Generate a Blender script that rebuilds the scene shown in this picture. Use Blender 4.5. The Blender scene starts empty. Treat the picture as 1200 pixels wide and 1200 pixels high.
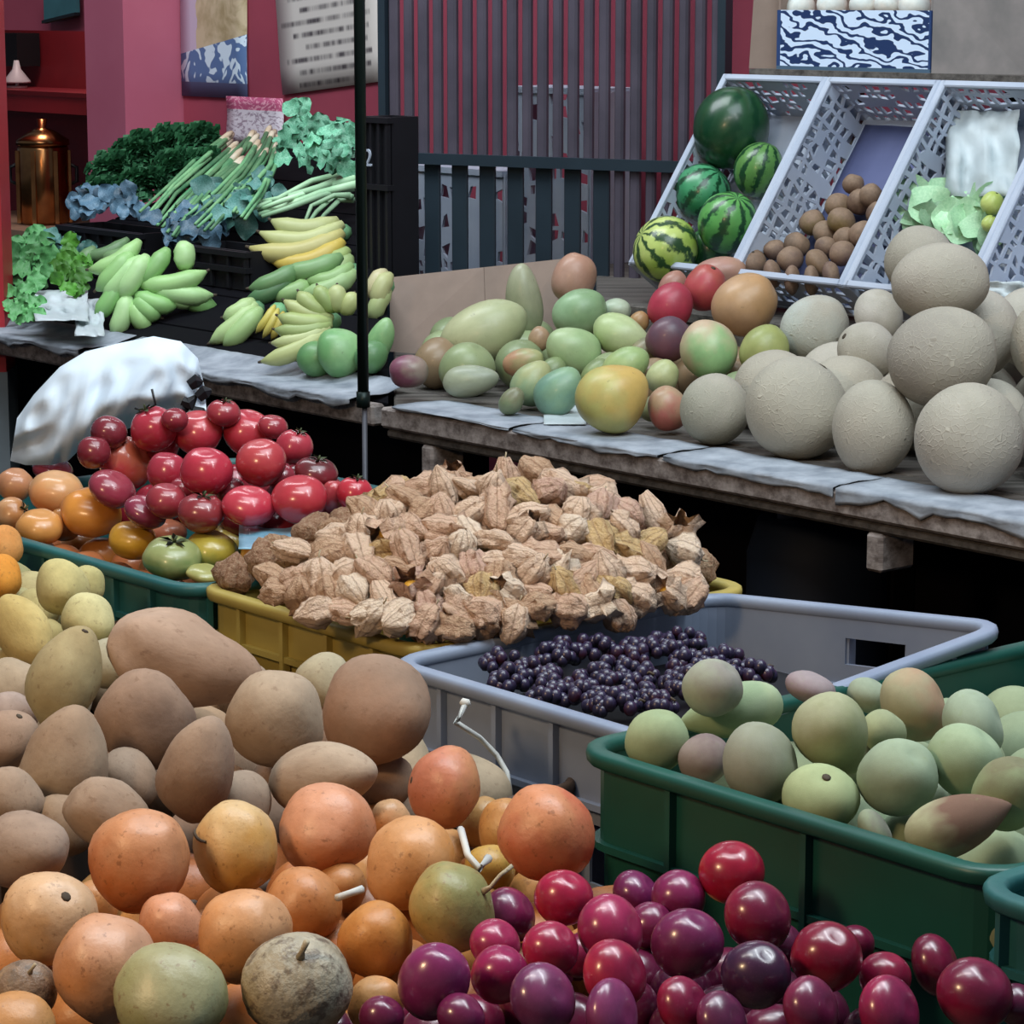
import bpy, bmesh, math, random
from mathutils import Vector, Matrix, Quaternion, noise
random.seed(7)
R = math.radians
SC = bpy.context.scene
COL = SC.collection
# ------------------------------------------------------------------ camera, world, lamps, exposure
FPX, PITCH, CZ = 3245.0, R(10.5), 1.45
cam_d = bpy.data.cameras.new('camera'); cam = bpy.data.objects.new('camera', cam_d); COL.objects.link(cam)
cam.location = (0, 0, CZ); cam.rotation_euler = (R(90) - PITCH, 0, 0)
cam_d.sensor_width = 36; cam_d.lens = FPX / 1200 * 36; cam_d.clip_start = .05; cam_d.clip_end = 100
SC.camera = cam
W = bpy.data.worlds.new('market_daylight'); SC.world = W; W.use_nodes = True
W.node_tree.nodes['Background'].inputs[0].default_value = (.62, .78, 1, 1)
W.node_tree.nodes['Background'].inputs[1].default_value = .13
SC.view_settings.view_transform = 'Standard'; SC.view_settings.look = 'None'
SC.view_settings.exposure = 0; SC.view_settings.gamma = 1; SC.view_settings.use_curve_mapping = False

def area(name, loc, target, sx, sy, power, col):
    d = bpy.data.lights.new(name, 'AREA'); d.shape = 'RECTANGLE'; d.size = sx; d.size_y = sy
    d.energy = power; d.color = col
    o = bpy.data.objects.new(name, d); COL.objects.link(o); o.location = loc
    o.rotation_euler = (Vector(target) - Vector(loc)).to_track_quat('-Z', 'Y').to_euler()
area('roof_light', (.55, 2.5, 3.4), (.25, 3.3, .8), 2.2, 1.6, 70, (.8, .93, 1))
area('roof_light', (-1.0, 4.6, 3.2), (-.5, 6.2, 1.1), 2.0, 1.0, 66, (.88, .95, 1))
area('back_fill', (.1, 5.75, 2.6), (.0, 5.6, 1.0), .9, .2, 10, (.9, .97, 1))  # added fill, brightens the wall and white crates behind the gate
area('tube_lamp', (-.35, 2.0, 2.5), (-.2, 2.8, .8), 1.2, .07, 12, (1, .96, .9))
area('tube_lamp', (.75, 2.1, 2.5), (.4, 2.6, .8), .07, 1.2, 12, (.92, .97, 1))
area('warm_bulb', (-1.15, 1.0, 1.9), (-.3, 2.0, .8), .25, .25, 15, (1, .66, .36))

# ------------------------------------------------------------------ geometry of the place
CX, CU, CF = Vector((1, 0, 0)), Vector((0, math.sin(PITCH), math.cos(PITCH))), Vector((0, math.cos(PITCH), -math.sin(PITCH)))
CAM = Vector((0, 0, CZ))
def ray(px, py): return CX * ((px - 600) / FPX) + CU * (-(py - 600) / FPX) + CF
def at_y(px, py, y):
    r = ray(px, py); return CAM + r * (y / r.y)
def at_z(px, py, z):
    r = ray(px, py); return CAM + r * ((z - CZ) / r.z)
def mpp(p): return (p - CAM).dot(CF) / FPX            # metres per pixel at p
YAW = R(-50)
DA, DB = Vector((math.cos(YAW), math.sin(YAW), 0)), Vector((-math.sin(YAW), math.cos(YAW), 0))
S0 = Vector((-.18, 4.25, 0))                            # a point of the long shelf's front edge
def AB(a, b, z=0, o=S0): return Vector((o.x, o.y, 0)) + DA * a + DB * b + Vector((0, 0, z))
def ab(p, o=S0):
    d = Vector((p.x - o.x, p.y - o.y, 0)); return d.dot(DA), d.dot(DB)
def at_b(px, py, b, o=S0):
    r = ray(px, py); n = DB
    t = ((AB(0, b, 0, o) - CAM).dot(n)) / (r.dot(n)); return CAM + r * t
def at_plane(px, py, q, n):
    r = ray(px, py); return CAM + r * ((q - CAM).dot(n) / r.dot(n))
def march(px, py, hf, y0=1.2, y1=8.5, st=.012):
    r = ray(px, py); best = None; y = y0
    while y < y1:
        p = CAM + r * (y / r.y); g = p.z - hf(p)
        if g <= 0: return p
        if best is None or g < best[0]: best = (g, p)
        y += st
    return best[1]

# ------------------------------------------------------------------ materials
def lin(h):
    h = h.lstrip('#')
    f = lambda c: c / 12.92 if c <= .04045 else ((c + .055) / 1.055) ** 2.4
    return tuple(f(int(h[i:i + 2], 16) / 255) for i in (0, 2, 4)) + (1,)
class NT:
    def __init__(s, name):
        s.m = bpy.data.materials.new(name); s.m.use_nodes = True; s.t = s.m.node_tree
        s.b = s.t.nodes['Principled BSDF']; s.L = s.t.links.new
    def n(s, ty, **k):
        x = s.t.nodes.new('ShaderNode' + ty)
        for a, v in k.items(): setattr(x, a, v)
        return x
    def math(s, op, a, b=None, clamp=False):
        x = s.n('Math', operation=op); x.use_clamp = clamp
        for i, v in enumerate((a, b)):
            if v is None: continue
            if isinstance(v, (int, float)): x.inputs[i].default_value = v
            else: s.L(v, x.inputs[i])
        return x.outputs[0]
    def mix(s, f, a, b, bt='MIX'):
        x = s.n('Mix', data_type='RGBA', blend_type=bt)
        for i, v in ((0, f), (6, a), (7, b)):
            if isinstance(v, (int, float, tuple)): x.inputs[i].default_value = v
            else: s.L(v, x.inputs[i])
        return x.outputs[2]
    def noise(s, vec, scale, detail=3, rough=.55):
        x = s.n('TexNoise'); x.inputs['Scale'].default_value = scale; x.inputs['Detail'].default_value = detail; x.inputs['Roughness'].default_value = rough
        if vec is not None: s.L(vec, x.inputs['Vector'])
        return x.outputs[0]
    def ramp(s, f, lo, hi):
        x = s.n('MapRange'); x.inputs[1].default_value = lo; x.inputs[2].default_value = hi; s.L(f, x.inputs[0]); return x.outputs[0]
    def bump(s, h, st, dist=.01):
        x = s.n('Bump'); x.inputs['Strength'].default_value = st; x.inputs['Distance'].default_value = dist
        s.L(h, x.inputs['Height']); s.L(x.outputs[0], s.b.inputs['Normal'])
    def fin(s, rough=.5, spec=.5, coat=0, sss=0):
        s.b.inputs['Roughness'].default_value = rough; s.b.inputs['Specular IOR Level'].default_value = spec
        s.b.inputs['Coat Weight'].default_value = coat; s.b.inputs['Coat Roughness'].default_value = .12
        if sss:
            s.b.inputs['Subsurface Weight'].default_value = sss; s.b.inputs['Subsurface Scale'].default_value = .01
        return s.m
def ocoord(nt):
    tc = nt.n('TexCoord'); oi = nt.n('ObjectInfo')
    v = nt.n('VectorMath', operation='ADD'); nt.L(tc.outputs['Object'], v.inputs[0])
    c = nt.n('CombineXYZ'); r = nt.math('MULTIPLY', oi.outputs['Random'], 40.0)
    for i in range(3): nt.L(r, c.inputs[i])
    nt.L(c.outputs[0], v.inputs[1]); return tc.outputs['Object'], v.outputs[0], oi
def fruit_mat(name, rough, coat=0, blush=(.1, .9), bn=.6, mot=.25, msc=2.5, speck=None, ssc=9, slo=.62, bump=0, bsc=8, spec=.5, net=0, stripes=None, sss=0):
    """skin whose two colours belong to each fruit: its own colour and a blush towards its tip"""
    t = NT(name); oc, rv, oi = ocoord(t)
    sx = t.n('SeparateXYZ'); t.L(oc, sx.inputs[0])
    n1 = t.noise(rv, 1.1, 2)
    f = t.math('ADD', t.math('MULTIPLY', sx.outputs[2], .5), t.math('MULTIPLY', t.math('SUBTRACT', n1, .5), bn * 2.2))
    f = t.ramp(t.math('ADD', f, .5), *blush)
    at = t.n('Attribute', attribute_type='OBJECT', attribute_name='skin_tint')
    c = t.mix(f, oi.outputs['Color'], at.outputs['Color'])
    n2 = t.noise(rv, msc, 5, .65)
    k = t.math('ADD', t.math('MULTIPLY', t.math('SUBTRACT', n2, .5), mot * 3), 1.0)
    g = t.n('CombineColor'); [t.L(k, g.inputs[i]) for i in range(3)]
    c = t.mix(1.0, c, g.outputs[0], 'MULTIPLY')
    if stripes:
        an = t.math('ARCTAN2', sx.outputs[1], sx.outputs[0])
        w = t.math('SINE', t.math('ADD', t.math('MULTIPLY', an, 9.0), t.math('MULTIPLY', t.noise(oc, 3.5, 4), 7.0)))
        c = t.mix(t.math('MULTIPLY', t.ramp(w, -.1, .7), stripes[1]), c, lin(stripes[0]))
    if speck:
        n3 = t.noise(rv, ssc, 3, .6)
        c = t.mix(t.math('MULTIPLY', t.ramp(n3, slo, slo + .1), speck[1]), c, lin(speck[0]))
    if net:
        v = t.n('TexVoronoi', feature='DISTANCE_TO_EDGE'); v.inputs['Scale'].default_value = 9; t.L(rv, v.inputs['Vector'])
        e = t.ramp(v.outputs['Distance'], .09, 0.0)
        c = t.mix(t.math('MULTIPLY', e, net), c, lin('#d8cdb6')); t.bump(e, .25, .02)
    elif bump: t.bump(t.noise(rv, bsc, 4), bump, .05)
    t.L(c, t.b.inputs['Base Color'])
    return t.fin(rough, spec, coat, sss)
def plain(name, col, rough=.6, var=.25, sc=12, col2=None, bump=0, metal=0, spec=.4, coords='Object', trans=0, vary=0):
    t = NT(name); tc = t.n('TexCoord')
    n1 = t.noise(tc.outputs[coords], sc, 4)
    c2 = lin(col2) if col2 else tuple(x * (1 - var) for x in lin(col)[:3]) + (1,)
    c = t.mix(t.ramp(n1, .3, .7), lin(col), c2)
    if vary:
        oi = t.n('ObjectInfo'); k = t.math('ADD', t.math('MULTIPLY', oi.outputs['Random'], vary), 1.0 - vary * .6); g = t.n('CombineColor'); [t.L(k, g.inputs[i]) for i in range(3)]
        c = t.mix(1.0, c, g.outputs[0], 'MULTIPLY')
    t.L(c, t.b.inputs['Base Color'])
    if bump: t.bump(n1, bump, .01)
    t.b.inputs['Metallic'].default_value = metal
    if trans: t.b.inputs['Transmission Weight'].default_value = trans
    return t.fin(rough, spec)
def wood(name, c1, c2):
    t = NT(name); tc = t.n('TexCoord'); mp = t.n('Mapping'); mp.inputs['Scale'].default_value = (2, 40, 40)
    t.L(tc.outputs['Object'], mp.inputs[0]); n1 = t.noise(mp.outputs[0], 1.5, 5, .7)
    t.L(t.mix(t.ramp(n1, .35, .65), lin(c1), lin(c2)), t.b.inputs['Base Color']); t.bump(n1, .4, .004)
    return t.fin(.7, .3)
M = {}
def mats():
    M['wall'] = plain('red_wall_paint', '#a84a5c', .6, sc=3, col2='#943f52')
    M['pillar'] = plain('lit_red_pillar_paint', '#b8647a', .5, sc=4, col2='#b05a70')  # red pillar paint lightened to pink for the light on it
    M['dred'] = plain('dark_red_paint', '#86222c', .6, sc=4, col2='#741c28')
    M['post'] = plain('red_post_paint', '#b02c36', .5, sc=6)
    M['grey'] = plain('grey_paint', '#7c8890', .6)
    M['black'] = plain('black_plastic', '#16171d', .5)
    M['shade_black'] = plain('shade_black_paint', '#0c0c12', .9, sc=3, spec=.1)  # near-black colour standing in for shade under and behind the shelves
    M['floor'] = plain('dark_concrete', '#221f1f', .9, sc=5, bump=.3)
    M['slat'] = plain('gate_slat_paint', '#595360', .45, sc=9, col2='#47434e', metal=.2)
    M['slat2'] = plain('gate_bar_paint', '#26333d', .45, sc=9)
    M['pole'] = plain('dark_steel', '#1c2a28', .4, metal=.5)
    M['rod'] = plain('worn_steel', '#55555c', .5, metal=.4)
    M['wood'] = wood('weathered_wood', '#a59c98', '#5e5450')
    M['plank'] = wood('dark_plank_wood', '#6a6560', '#3d3936')
    M['card'] = plain('cardboard', '#8f7d72', .8, sc=30, var=.12)
    M['cardg'] = plain('grey_cardboard', '#8f8886', .8, sc=14, col2='#73706f')
    M['paper'] = plain('newspaper', '#aab1bb', .8, sc=18, col2='#757d88', bump=.4)
    M['bag'] = plain('white_plastic_film', '#e2eef8', .6, sc=4, col2='#c6d8ea', bump=.08)
    M['bagw'] = plain('white_wrap_film', '#c6d0d4', .55, sc=7, col2='#a8b4b8', bump=.1)
    M['bluefilm'] = plain('blue_plastic_film', '#8fb4c8', .3, sc=20, col2='#4f86a0', bump=.5)
    M['teal'] = plain('teal_crate_plastic', '#2c6866', .45, sc=6, col2='#1f5258')
    M['green'] = plain('green_crate_plastic', '#1b564c', .42, sc=6, col2='#154640')
    M['yellow'] = plain('yellow_crate_plastic', '#ab9a52', .5, sc=6, col2='#988643')
    M['greyc'] = plain('grey_crate_plastic', '#8b97ab', .45, sc=6, col2='#75829a')
    M['white'] = plain('white_crate_plastic', '#b4bccb', .5, sc=6, col2='#98a4b8')
    M['brownc'] = plain('brown_crate_plastic', '#4a3a30', .6)
    M['liner'] = plain('blue_paper', '#5d648c', .7, sc=5, col2='#474e74')
    M['drum'] = plain('blue_drum_plastic', '#0e1c30', .7)
    M['stem'] = plain('dry_stem', '#b9ae94', .8, sc=20, col2='#8b7c62')
    M['scar'] = plain('stem_scar', '#4a4034', .8)
    M['calyx'] = plain('tomato_calyx', '#3a4526', .7)
    M['twine'] = plain('white_twine', '#cfd0cc', .8)
    M['copper'] = plain('copper_metal', '#c98f5c', .22, metal=1, col2='#8a5a3a')
    M['lampw'] = plain('white_lamp_enamel', '#e8e6ee', .3)
    M['parsley'] = plain('parsley_leaf', '#2f6a42', .6, sc=30, col2='#1c4a30')
    M['lett'] = plain('lettuce_leaf', '#3f8848', .5, sc=25, col2='#6aa86a', vary=.75)
    M['lett2'] = plain('yellowgreen_leaf', '#5c9a38', .5, sc=25, col2='#3c7a2c', vary=.75)
    M['kale'] = plain('kale_leaf', '#64958f', .5, sc=18, col2='#3a6e66', vary=.75)
    M['kaleb'] = plain('blue_kale_leaf', '#66869c', .45, sc=18, col2='#3d5c72', vary=.75)
    M['scal'] = plain('scallion_leaf', '#3f8058', .5, sc=14, col2='#7fb07e', vary=.75)
    M['scalw'] = plain('scallion_white', '#d9d0bd', .5, sc=14, col2='#b39c80')
    M['chard'] = plain('pale_cabbage_leaf', '#86c4a4', .5, sc=14, col2='#3f8c6c', vary=.75)
    M['chayote'] = plain('pale_green_cabbage', '#b8dcb4', .5, sc=14, col2='#98c89c', vary=.75)
    M['root'] = plain('grey_root', '#8d8686', .8, sc=20)
    M['husk'] = None
    t = NT('papery_husk'); oc, rv, oi = ocoord(t)
    sx = t.n('SeparateXYZ'); t.L(oc, sx.inputs[0])
    an = t.math('ARCTAN2', sx.outputs[1], sx.outputs[0])
    ve = t.math('POWER', t.math('ABSOLUTE', t.math('COSINE', t.math('MULTIPLY', an, 5.0))), 14.0)
    c = t.mix(t.math('MULTIPLY', ve, .55), oi.outputs['Color'], lin('#7d5236'))
    nn = t.noise(rv, 5, 5, .7)
    c = t.mix(t.math('MULTIPLY', t.ramp(nn, .45, .75), .5), c, lin('#e8cfae'))
    t.L(c, t.b.inputs['Base Color']); t.bump(nn, .6, .1); M['husk'] = t.fin(.75, .25)
    M['berry'] = plain('golden_berry', '#d9a440', .35)
    M['sapote'] = fruit_mat('sapote_skin', .8, blush=(.2, .9), mot=.16, msc=3, speck=('#6b4f3c', .35), ssc=5, slo=.6, bump=.05, bsc=6, spec=.25)
    M['granadilla'] = fruit_mat('granadilla_skin', .42, blush=(.25, .85), mot=.16, msc=2.5, speck=('#6e4426', .5), ssc=6, slo=.6, bump=.05, bsc=4)
    M['mottled'] = fruit_mat('mottled_granadilla_skin', .5, blush=(.25, .85), mot=.35, msc=3, speck=('#5a4c40', .75), ssc=3.5, slo=.52, bump=.15, bsc=4)
    M['plum'] = fruit_mat('plum_skin', .28, .3, blush=(.25, .8), mot=.25, msc=2, speck=('#a06a86', .12), ssc=14, slo=.6)
    M['peach'] = fruit_mat('peach_skin', .85, blush=(.45, .95), mot=.1, msc=3, speck=('#8a9a68', .2), ssc=4, bump=.06, bsc=30, spec=.2)
    M['tomato'] = fruit_mat('tomato_skin', .25, .35, blush=(.4, 1.0), mot=.12, msc=1.5)
    M['tomato2'] = fruit_mat('unripe_tomato_skin', .3, .2, blush=(.3, .8), mot=.12, msc=1.5)
    M['mango'] = fruit_mat('mango_skin', .45, .1, blush=(.3, .85), mot=.15, msc=2, speck=('#4e4a34', .5), ssc=5, slo=.68)
    M['melon'] = fruit_mat('cantaloupe_rind', .8, blush=(.2, .9), mot=.1, msc=2, net=.13, spec=.25)
    M['wmelon'] = fruit_mat('watermelon_rind', .3, .15, blush=(.2, .9), mot=.15, stripes=('#0f3a22', .95))
    M['kiwi'] = fruit_mat('brown_fruit_skin', .7, blush=(.2, .9), mot=.25, msc=4, bump=.1, bsc=15)
    M['grape'] = fruit_mat('grape_skin', .35, .1, blush=(.2, .9), mot=.3)
    M['banana'] = fruit_mat('banana_skin', .45, blush=(.4, 1.1), mot=.12, msc=20)
    M['onion'] = fruit_mat('pale_onion_skin', .5, mot=.15)
mats()

# ------------------------------------------------------------------ object helpers
def link(o): COL.objects.link(o); return o
def tag(o, label, cat=None, group=None, kind=None):
    if label: o['label'] = label
    if cat: o['category'] = cat
    if group: o['group'] = group
    if kind: o['kind'] = kind
    return o
def root(name, loc, label, cat, group=None):
    o = link(bpy.data.objects.new(name, None)); o.location = loc; o.empty_display_size = .05
    return tag(o, label, cat, group)
def mk(name, vs, fs, mat, parent=None, smooth=True, loc=None):
    me = bpy.data.meshes.new(name); me.from_pydata([tuple(v) for v in vs], [], fs); me.update()
    if smooth: me.polygons.foreach_set('use_smooth', [True] * len(fs))
    me.materials.append(mat)
    o = link(bpy.data.objects.new(name, me))
    if parent: o.parent = parent
    if loc is not None: o.location = loc
    return o
BOXF = [(0, 1, 2, 3), (7, 6, 5, 4), (0, 4, 5, 1), (1, 5, 6, 2), (2, 6, 7, 3), (3, 7, 4, 0)]
class G:                                               # gathers the faces of one mesh
    def __init__(s): s.v = []; s.f = []
    def add(s, vs, fs):
        k = len(s.v); s.v += [Vector(v) for v in vs]; s.f += [tuple(i + k for i in f) for f in fs]; return s
    def hexa(s, p): return s.add(p, BOXF)
    def box(s, c, sx, sy, sz, ux=Vector((1, 0, 0)), uy=Vector((0, 1, 0)), uz=Vector((0, 0, 1))):
        c = Vector(c); P = []
        for z in (-1, 1):
            for x, y in ((-1, -1), (-1, 1), (1, 1), (1, -1)):
                P.append(c + ux * (x * sx / 2) + uy * (y * sy / 2) + uz * (z * sz / 2))
        return s.hexa(P)
    def tube(s, pts, rad, n=8, cap=True):
        pts = [Vector(p) for p in pts]; k = len(s.v); prev = None
        for i, p in enumerate(pts):
            d = (pts[min(i + 1, len(pts) - 1)] - pts[max(i - 1, 0)]).normalized()
            if prev is None:
                a = d.orthogonal().normalized()
            else:
                a = (prev - d * prev.dot(d)).normalized()
            prev = a; b = d.cross(a); r = rad[i] if isinstance(rad, (list, tuple)) else rad
            for j in range(n):
                t = 2 * math.pi * j / n; s.v.append(p + a * (r * math.cos(t)) + b * (r * math.sin(t)))
        for i in range(len(pts) - 1):
            for j in range(n):
                s.f.append((k + i * n + j, k + i * n + (j + 1) % n, k + (i + 1) * n + (j + 1) % n, k + (i + 1) * n + j))
        if cap:
            s.f.append(tuple(k + j for j in range(n - 1, -1, -1))); s.f.append(tuple(k + (len(pts) - 1) * n + j for j in range(n)))
        return s
    def build(s, name, mat, parent=None, smooth=False, off=None):
        vs = [v - off for v in s.v] if off is not None else s.v
        return mk(name, vs, s.f, mat, parent, smooth)
def bevel(o, w, seg=2):
    m = o.modifiers.new('bevel', 'BEVEL'); m.width = w; m.segments = seg; m.limit_method = 'ANGLE'; return o
def single(name, g, mat, label, cat, group=None, smooth=False, kind=None):
    c = Vector((0, 0, 0))
    for v in g.v: c += v
    c /= len(g.v)
    o = g.build(name, mat, None, smooth, c); o.location = c
    return tag(o, label, cat, group, kind)
def struct(name, g, mat): return tag(g.build(name, mat), None, None, None, 'structure')

# ------------------------------------------------------------------ fruit meshes (half width 1, half length 1, stem at +z)
MESH = {}
def blob(key, fn, mat, seg=28, ring=18, namp=0, nsc=1.2, seed=0, bend=0):
    vs = []; fs = []
    for i in range(ring + 1):
        t = i / ring
        for j in range(seg):
            th = 2 * math.pi * j / seg; r, z = fn(t, th)
            p = Vector((r * math.cos(th), r * math.sin(th), z))
            if namp: p *= 1 + namp * noise.noise(p * nsc + Vector((seed * 7.3, seed * 3.1, 0)))
            p.x += bend * (p.z * p.z - .35)
            vs.append(p)
    for i in range(ring):
        for j in range(seg):
            a, b = i * seg + j, i * seg + (j + 1) % seg
            fs.append((a, b, b + seg, a + seg))
    fs.append(tuple(range(seg - 1, -1, -1))); fs.append(tuple(ring * seg + j for j in range(seg)))
    me = bpy.data.meshes.new(key); me.from_pydata(vs, [], fs); me.update()
    bm = bmesh.new(); bm.from_mesh(me); bmesh.ops.remove_doubles(bm, verts=bm.verts, dist=1e-5); bm.to_mesh(me); bm.free()
    me.polygons.foreach_set('use_smooth', [True] * len(me.polygons)); me.materials.append(mat); MESH[key] = me; return me
pi = math.pi
def rnd(dimple=.1, dw=.28, flat=1.0, ribs=0, nr=5, bot=.03):
    def f(t, th):
        r = math.sin(pi * t); z = -math.cos(pi * t)
        if z > 0: z -= dimple * math.exp(-(r / dw) ** 2)
        else: z += bot * math.exp(-(r / dw) ** 2)
        return r * (1 + ribs * math.cos(nr * th)), z * flat
    return f
def taper(k=.3, point=0, sq=1.0):
    def f(t, th):
        r = math.sin(pi * t) ** sq; z = -math.cos(pi * t)
        r *= 1 - k * z
        if point and z < 0: z *= 1 + point * max(0, 1 - r * 1.6) 
        return r / (1 + .35 * abs(k)), z
    return f
for s in range(3):
    blob('sapote%d' % s, rnd(.02, .2), M['sapote'], namp=.16, nsc=.9, seed=s + 1)
    blob('sapote_heart%d' % s, taper(.22, .1), M['sapote'], namp=.15, nsc=1.0, seed=s + 5, bend=.1)
    blob('sapote_long%d' % s, taper(-.12, .12, .9), M['sapote'], namp=.14, nsc=1.4, seed=s + 9, bend=.12)
    blob('granadilla%d' % s, rnd(.05, .2), M['granadilla'], namp=.08, nsc=1.3, seed=s + 1)
    blob('granadillam%d' % s, rnd(.05, .2), M['mottled'], namp=.07, nsc=1.3, seed=s + 91)
    blob('plum%d' % s, rnd(.1, .22, ribs=.012, nr=1), M['plum'], namp=.05, nsc=1, seed=s + 21)
    blob('peach%d' % s, rnd(.12, .25), M['peach'], namp=.08, nsc=1, seed=s + 31)
    blob('peach_point%d' % s, taper(-.2, .25), M['peach'], namp=.07, nsc=1, seed=s + 35)
    blob('tomato%d' % s, rnd(.14, .35, ribs=.015, nr=5), M['tomato'], namp=.06, nsc=1, seed=s + 41)
    blob('tomatou%d' % s, rnd(.14, .35, ribs=.03, nr=6), M['tomato2'], namp=.06, nsc=1, seed=s + 45)
    blob('mango%d' % s, taper(.14, .03), M['mango'], namp=.1, nsc=.9, seed=s + 51, bend=.1)
    blob('mangor%d' % s, rnd(.05, .2), M['mango'], namp=.1, nsc=.9, seed=s + 55)
    blob('melon%d' % s, rnd(.03, .15), M['melon'], 36, 24, namp=.04, nsc=1, seed=s + 61)
    blob('wmelon%d' % s, rnd(.04, .2), M['wmelon'], namp=.04, seed=s + 65)
    blob('kiwi%d' % s, rnd(.08, .25), M['kiwi'], 18, 12, namp=.08, seed=s + 71)
blob('grape', rnd(.02, .2), M['grape'], 8, 6)
blob('onion0', rnd(-.12, .2), M['onion'], 20, 14, namp=.05)
# stems and scars, in the fruit's own unit space
def unit_mesh(key, g, mat):
    me = bpy.data.meshes.new(key); me.from_pydata([tuple(v) for v in g.v], [], g.f); me.update()
    me.polygons.foreach_set('use_smooth', [True] * len(g.f)); me.materials.append(mat); MESH[key] = me
unit_mesh('scar', G().tube([(0, 0, .9), (0, 0, .965), (0, 0, .985)], [.1, .12, .06], 8), M['scar'])
unit_mesh('stem', G().tube([(0, 0, .9), (.03, 0, 1.15), (.12, .03, 1.38)], [.1, .05, .06], 7), M['stem'])
unit_mesh('longstem', G().tube([(0, 0, .9), (.05, 0, 1.2), (.2, .1, 1.5), (.5, .1, 1.75)], [.09, .05, .045, .05], 7), M['stem'])
g = G()
for k in range(5):
    a = 2 * pi * k / 5; c, s_ = math.cos(a), math.sin(a); q = lambda r, w, z: Vector((r * c - w * s_, r * s_ + w * c, z))
    g.add([q(.02, 0, .9), q(.25, .1, 1.0), q(.55, .02, .98), q(.25, -.1, 1.0)], [(0, 1, 2, 3), (3, 2, 1, 0)])
g.tube([(0, 0, .85), (.02, 0, 1.05), (.08, .02, 1.2)], [.06, .05, .04], 6)
unit_mesh('calyx', g, M['calyx'])
g = G()
for k in range(21):
    a = R(-150 + 200 * k / 20); g.v += [Vector((math.cos(a) * q, math.sin(a) * q, .34 + .03 * math.sin(k * .9) + dz)) for q, dz in ((.93, -.03), (.985, -.012 - .012 * math.sin(k * pi / 20)), (.97, .03), (.9, .03))]
for k in range(20):
    for j in range(4): g.f.append((k * 4 + j, k * 4 + 4 + j, k * 4 + 4 + (j + 1) % 4, k * 4 + (j + 1) % 4))
unit_mesh('crack', g, M['scar'])
PART = {'scar': 'stem_scar', 'stem': 'stem', 'longstem': 'stem', 'calyx': 'calyx', 'crack': 'cap_crack'}
MPART = dict(PART)

def orient(rot, tilt, spin):
    a = CX * (math.sin(R(rot)) * math.cos(R(tilt))) + CU * (math.cos(R(rot)) * math.cos(R(tilt))) - CF * math.sin(R(tilt))
    return a.to_track_quat('Z', 'Y') @ Quaternion((0, 0, 1), spin)
def fruit(name, mesh, p, w, h, q, col, tint, label, cat, group, part=None):
    o = link(bpy.data.objects.new(name, MESH[mesh])); o.location = p; o.rotation_mode = 'QUATERNION'; o.rotation_quaternion = q
    o.scale = (w, w, h); o.color = lin(col); o['skin_tint'] = lin(tint or col)[:3]
    tag(o, label, cat, group)
    if part:
        c = link(bpy.data.objects.new(PART[part], MESH[part])); c.parent = o
    return o
def toned(h, t):
    """the colour made darker or greyer by t = (factor, share of grey)"""
    if not t or not h: return h
    c = [int(h[i:i + 2], 16) for i in (1, 3, 5)]; a = sum(c) / 3
    return '#%02x%02x%02x' % tuple(max(0, min(255, int((x * (1 - t[1]) + a * t[1]) * t[0]))) for x in c)
def relax(items, it=12, lim=.05):
    """settle neighbours that sink too far into each other, each along its own line"""
    for d in items: d['r'] = (d['w'] * 2 + d['h']) / 3; d['p0'] = d['p'].copy(); d['dir'] = (d['p'] - CAM).normalized()
    for _ in range(it):
        for i, a in enumerate(items):
            for b in items[i + 1:]:
                dv = b['p'] - a['p']; gap = (a['r'] + b['r']) * .88 - dv.length
                if gap <= 0 or dv.length < 1e-6: continue
                da, db = (a['p'] - CAM).length, (b['p'] - CAM).length
                sgn = 1 if db >= da else -1
                b['p'] += b['dir'] * (sgn * gap * .3); a['p'] -= a['dir'] * (sgn * gap * .3)
        for d in items:
            o = (d['p'] - d['p0']).dot(d['dir']); o = max(-lim, min(lim, o)); d['p'] = d['p0'] + d['dir'] * o
def pile(name, cat, group, rows, locate, relaxed=True, lim=.05, tone=None):
    """rows: px, py, half width px, half length px, axis angle, axis tilt to viewer, offset, colour, tint, mesh, part, label"""
    items = []
    for row in rows:
        px, py, w, h, rot, tilt, off, col, tint, mesh, part, label = row
        p = locate(px, py, off); m = mpp(p)
        items.append(dict(p=p, w=w * m, h=h * m, row=row))
    if relaxed: relax(items, lim=lim)
    out = []
    for d in items:
        px, py, w, h, rot, tilt, off, col, tint, mesh, part, label = d['row']; col, tint = toned(col, tone), toned(tint, tone)
        k = mpp(d['p']) * w / d['w'] if d['w'] else 1
        if mesh[-1] not in '012' and mesh not in MESH: mesh += str(random.randrange(3))
        out.append(fruit(name, mesh, d['p'], d['w'] * k, d['h'] * k, orient(rot, tilt, random.uniform(-.4, .4)), col, tint, label, cat, group, part))
    return items
STOPS = set('at below beside left right with under behind in on above near touching leaning by cut squeezed from over half wedged lying against between next just peeking tucked resting standing alone deep'.split())
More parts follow.
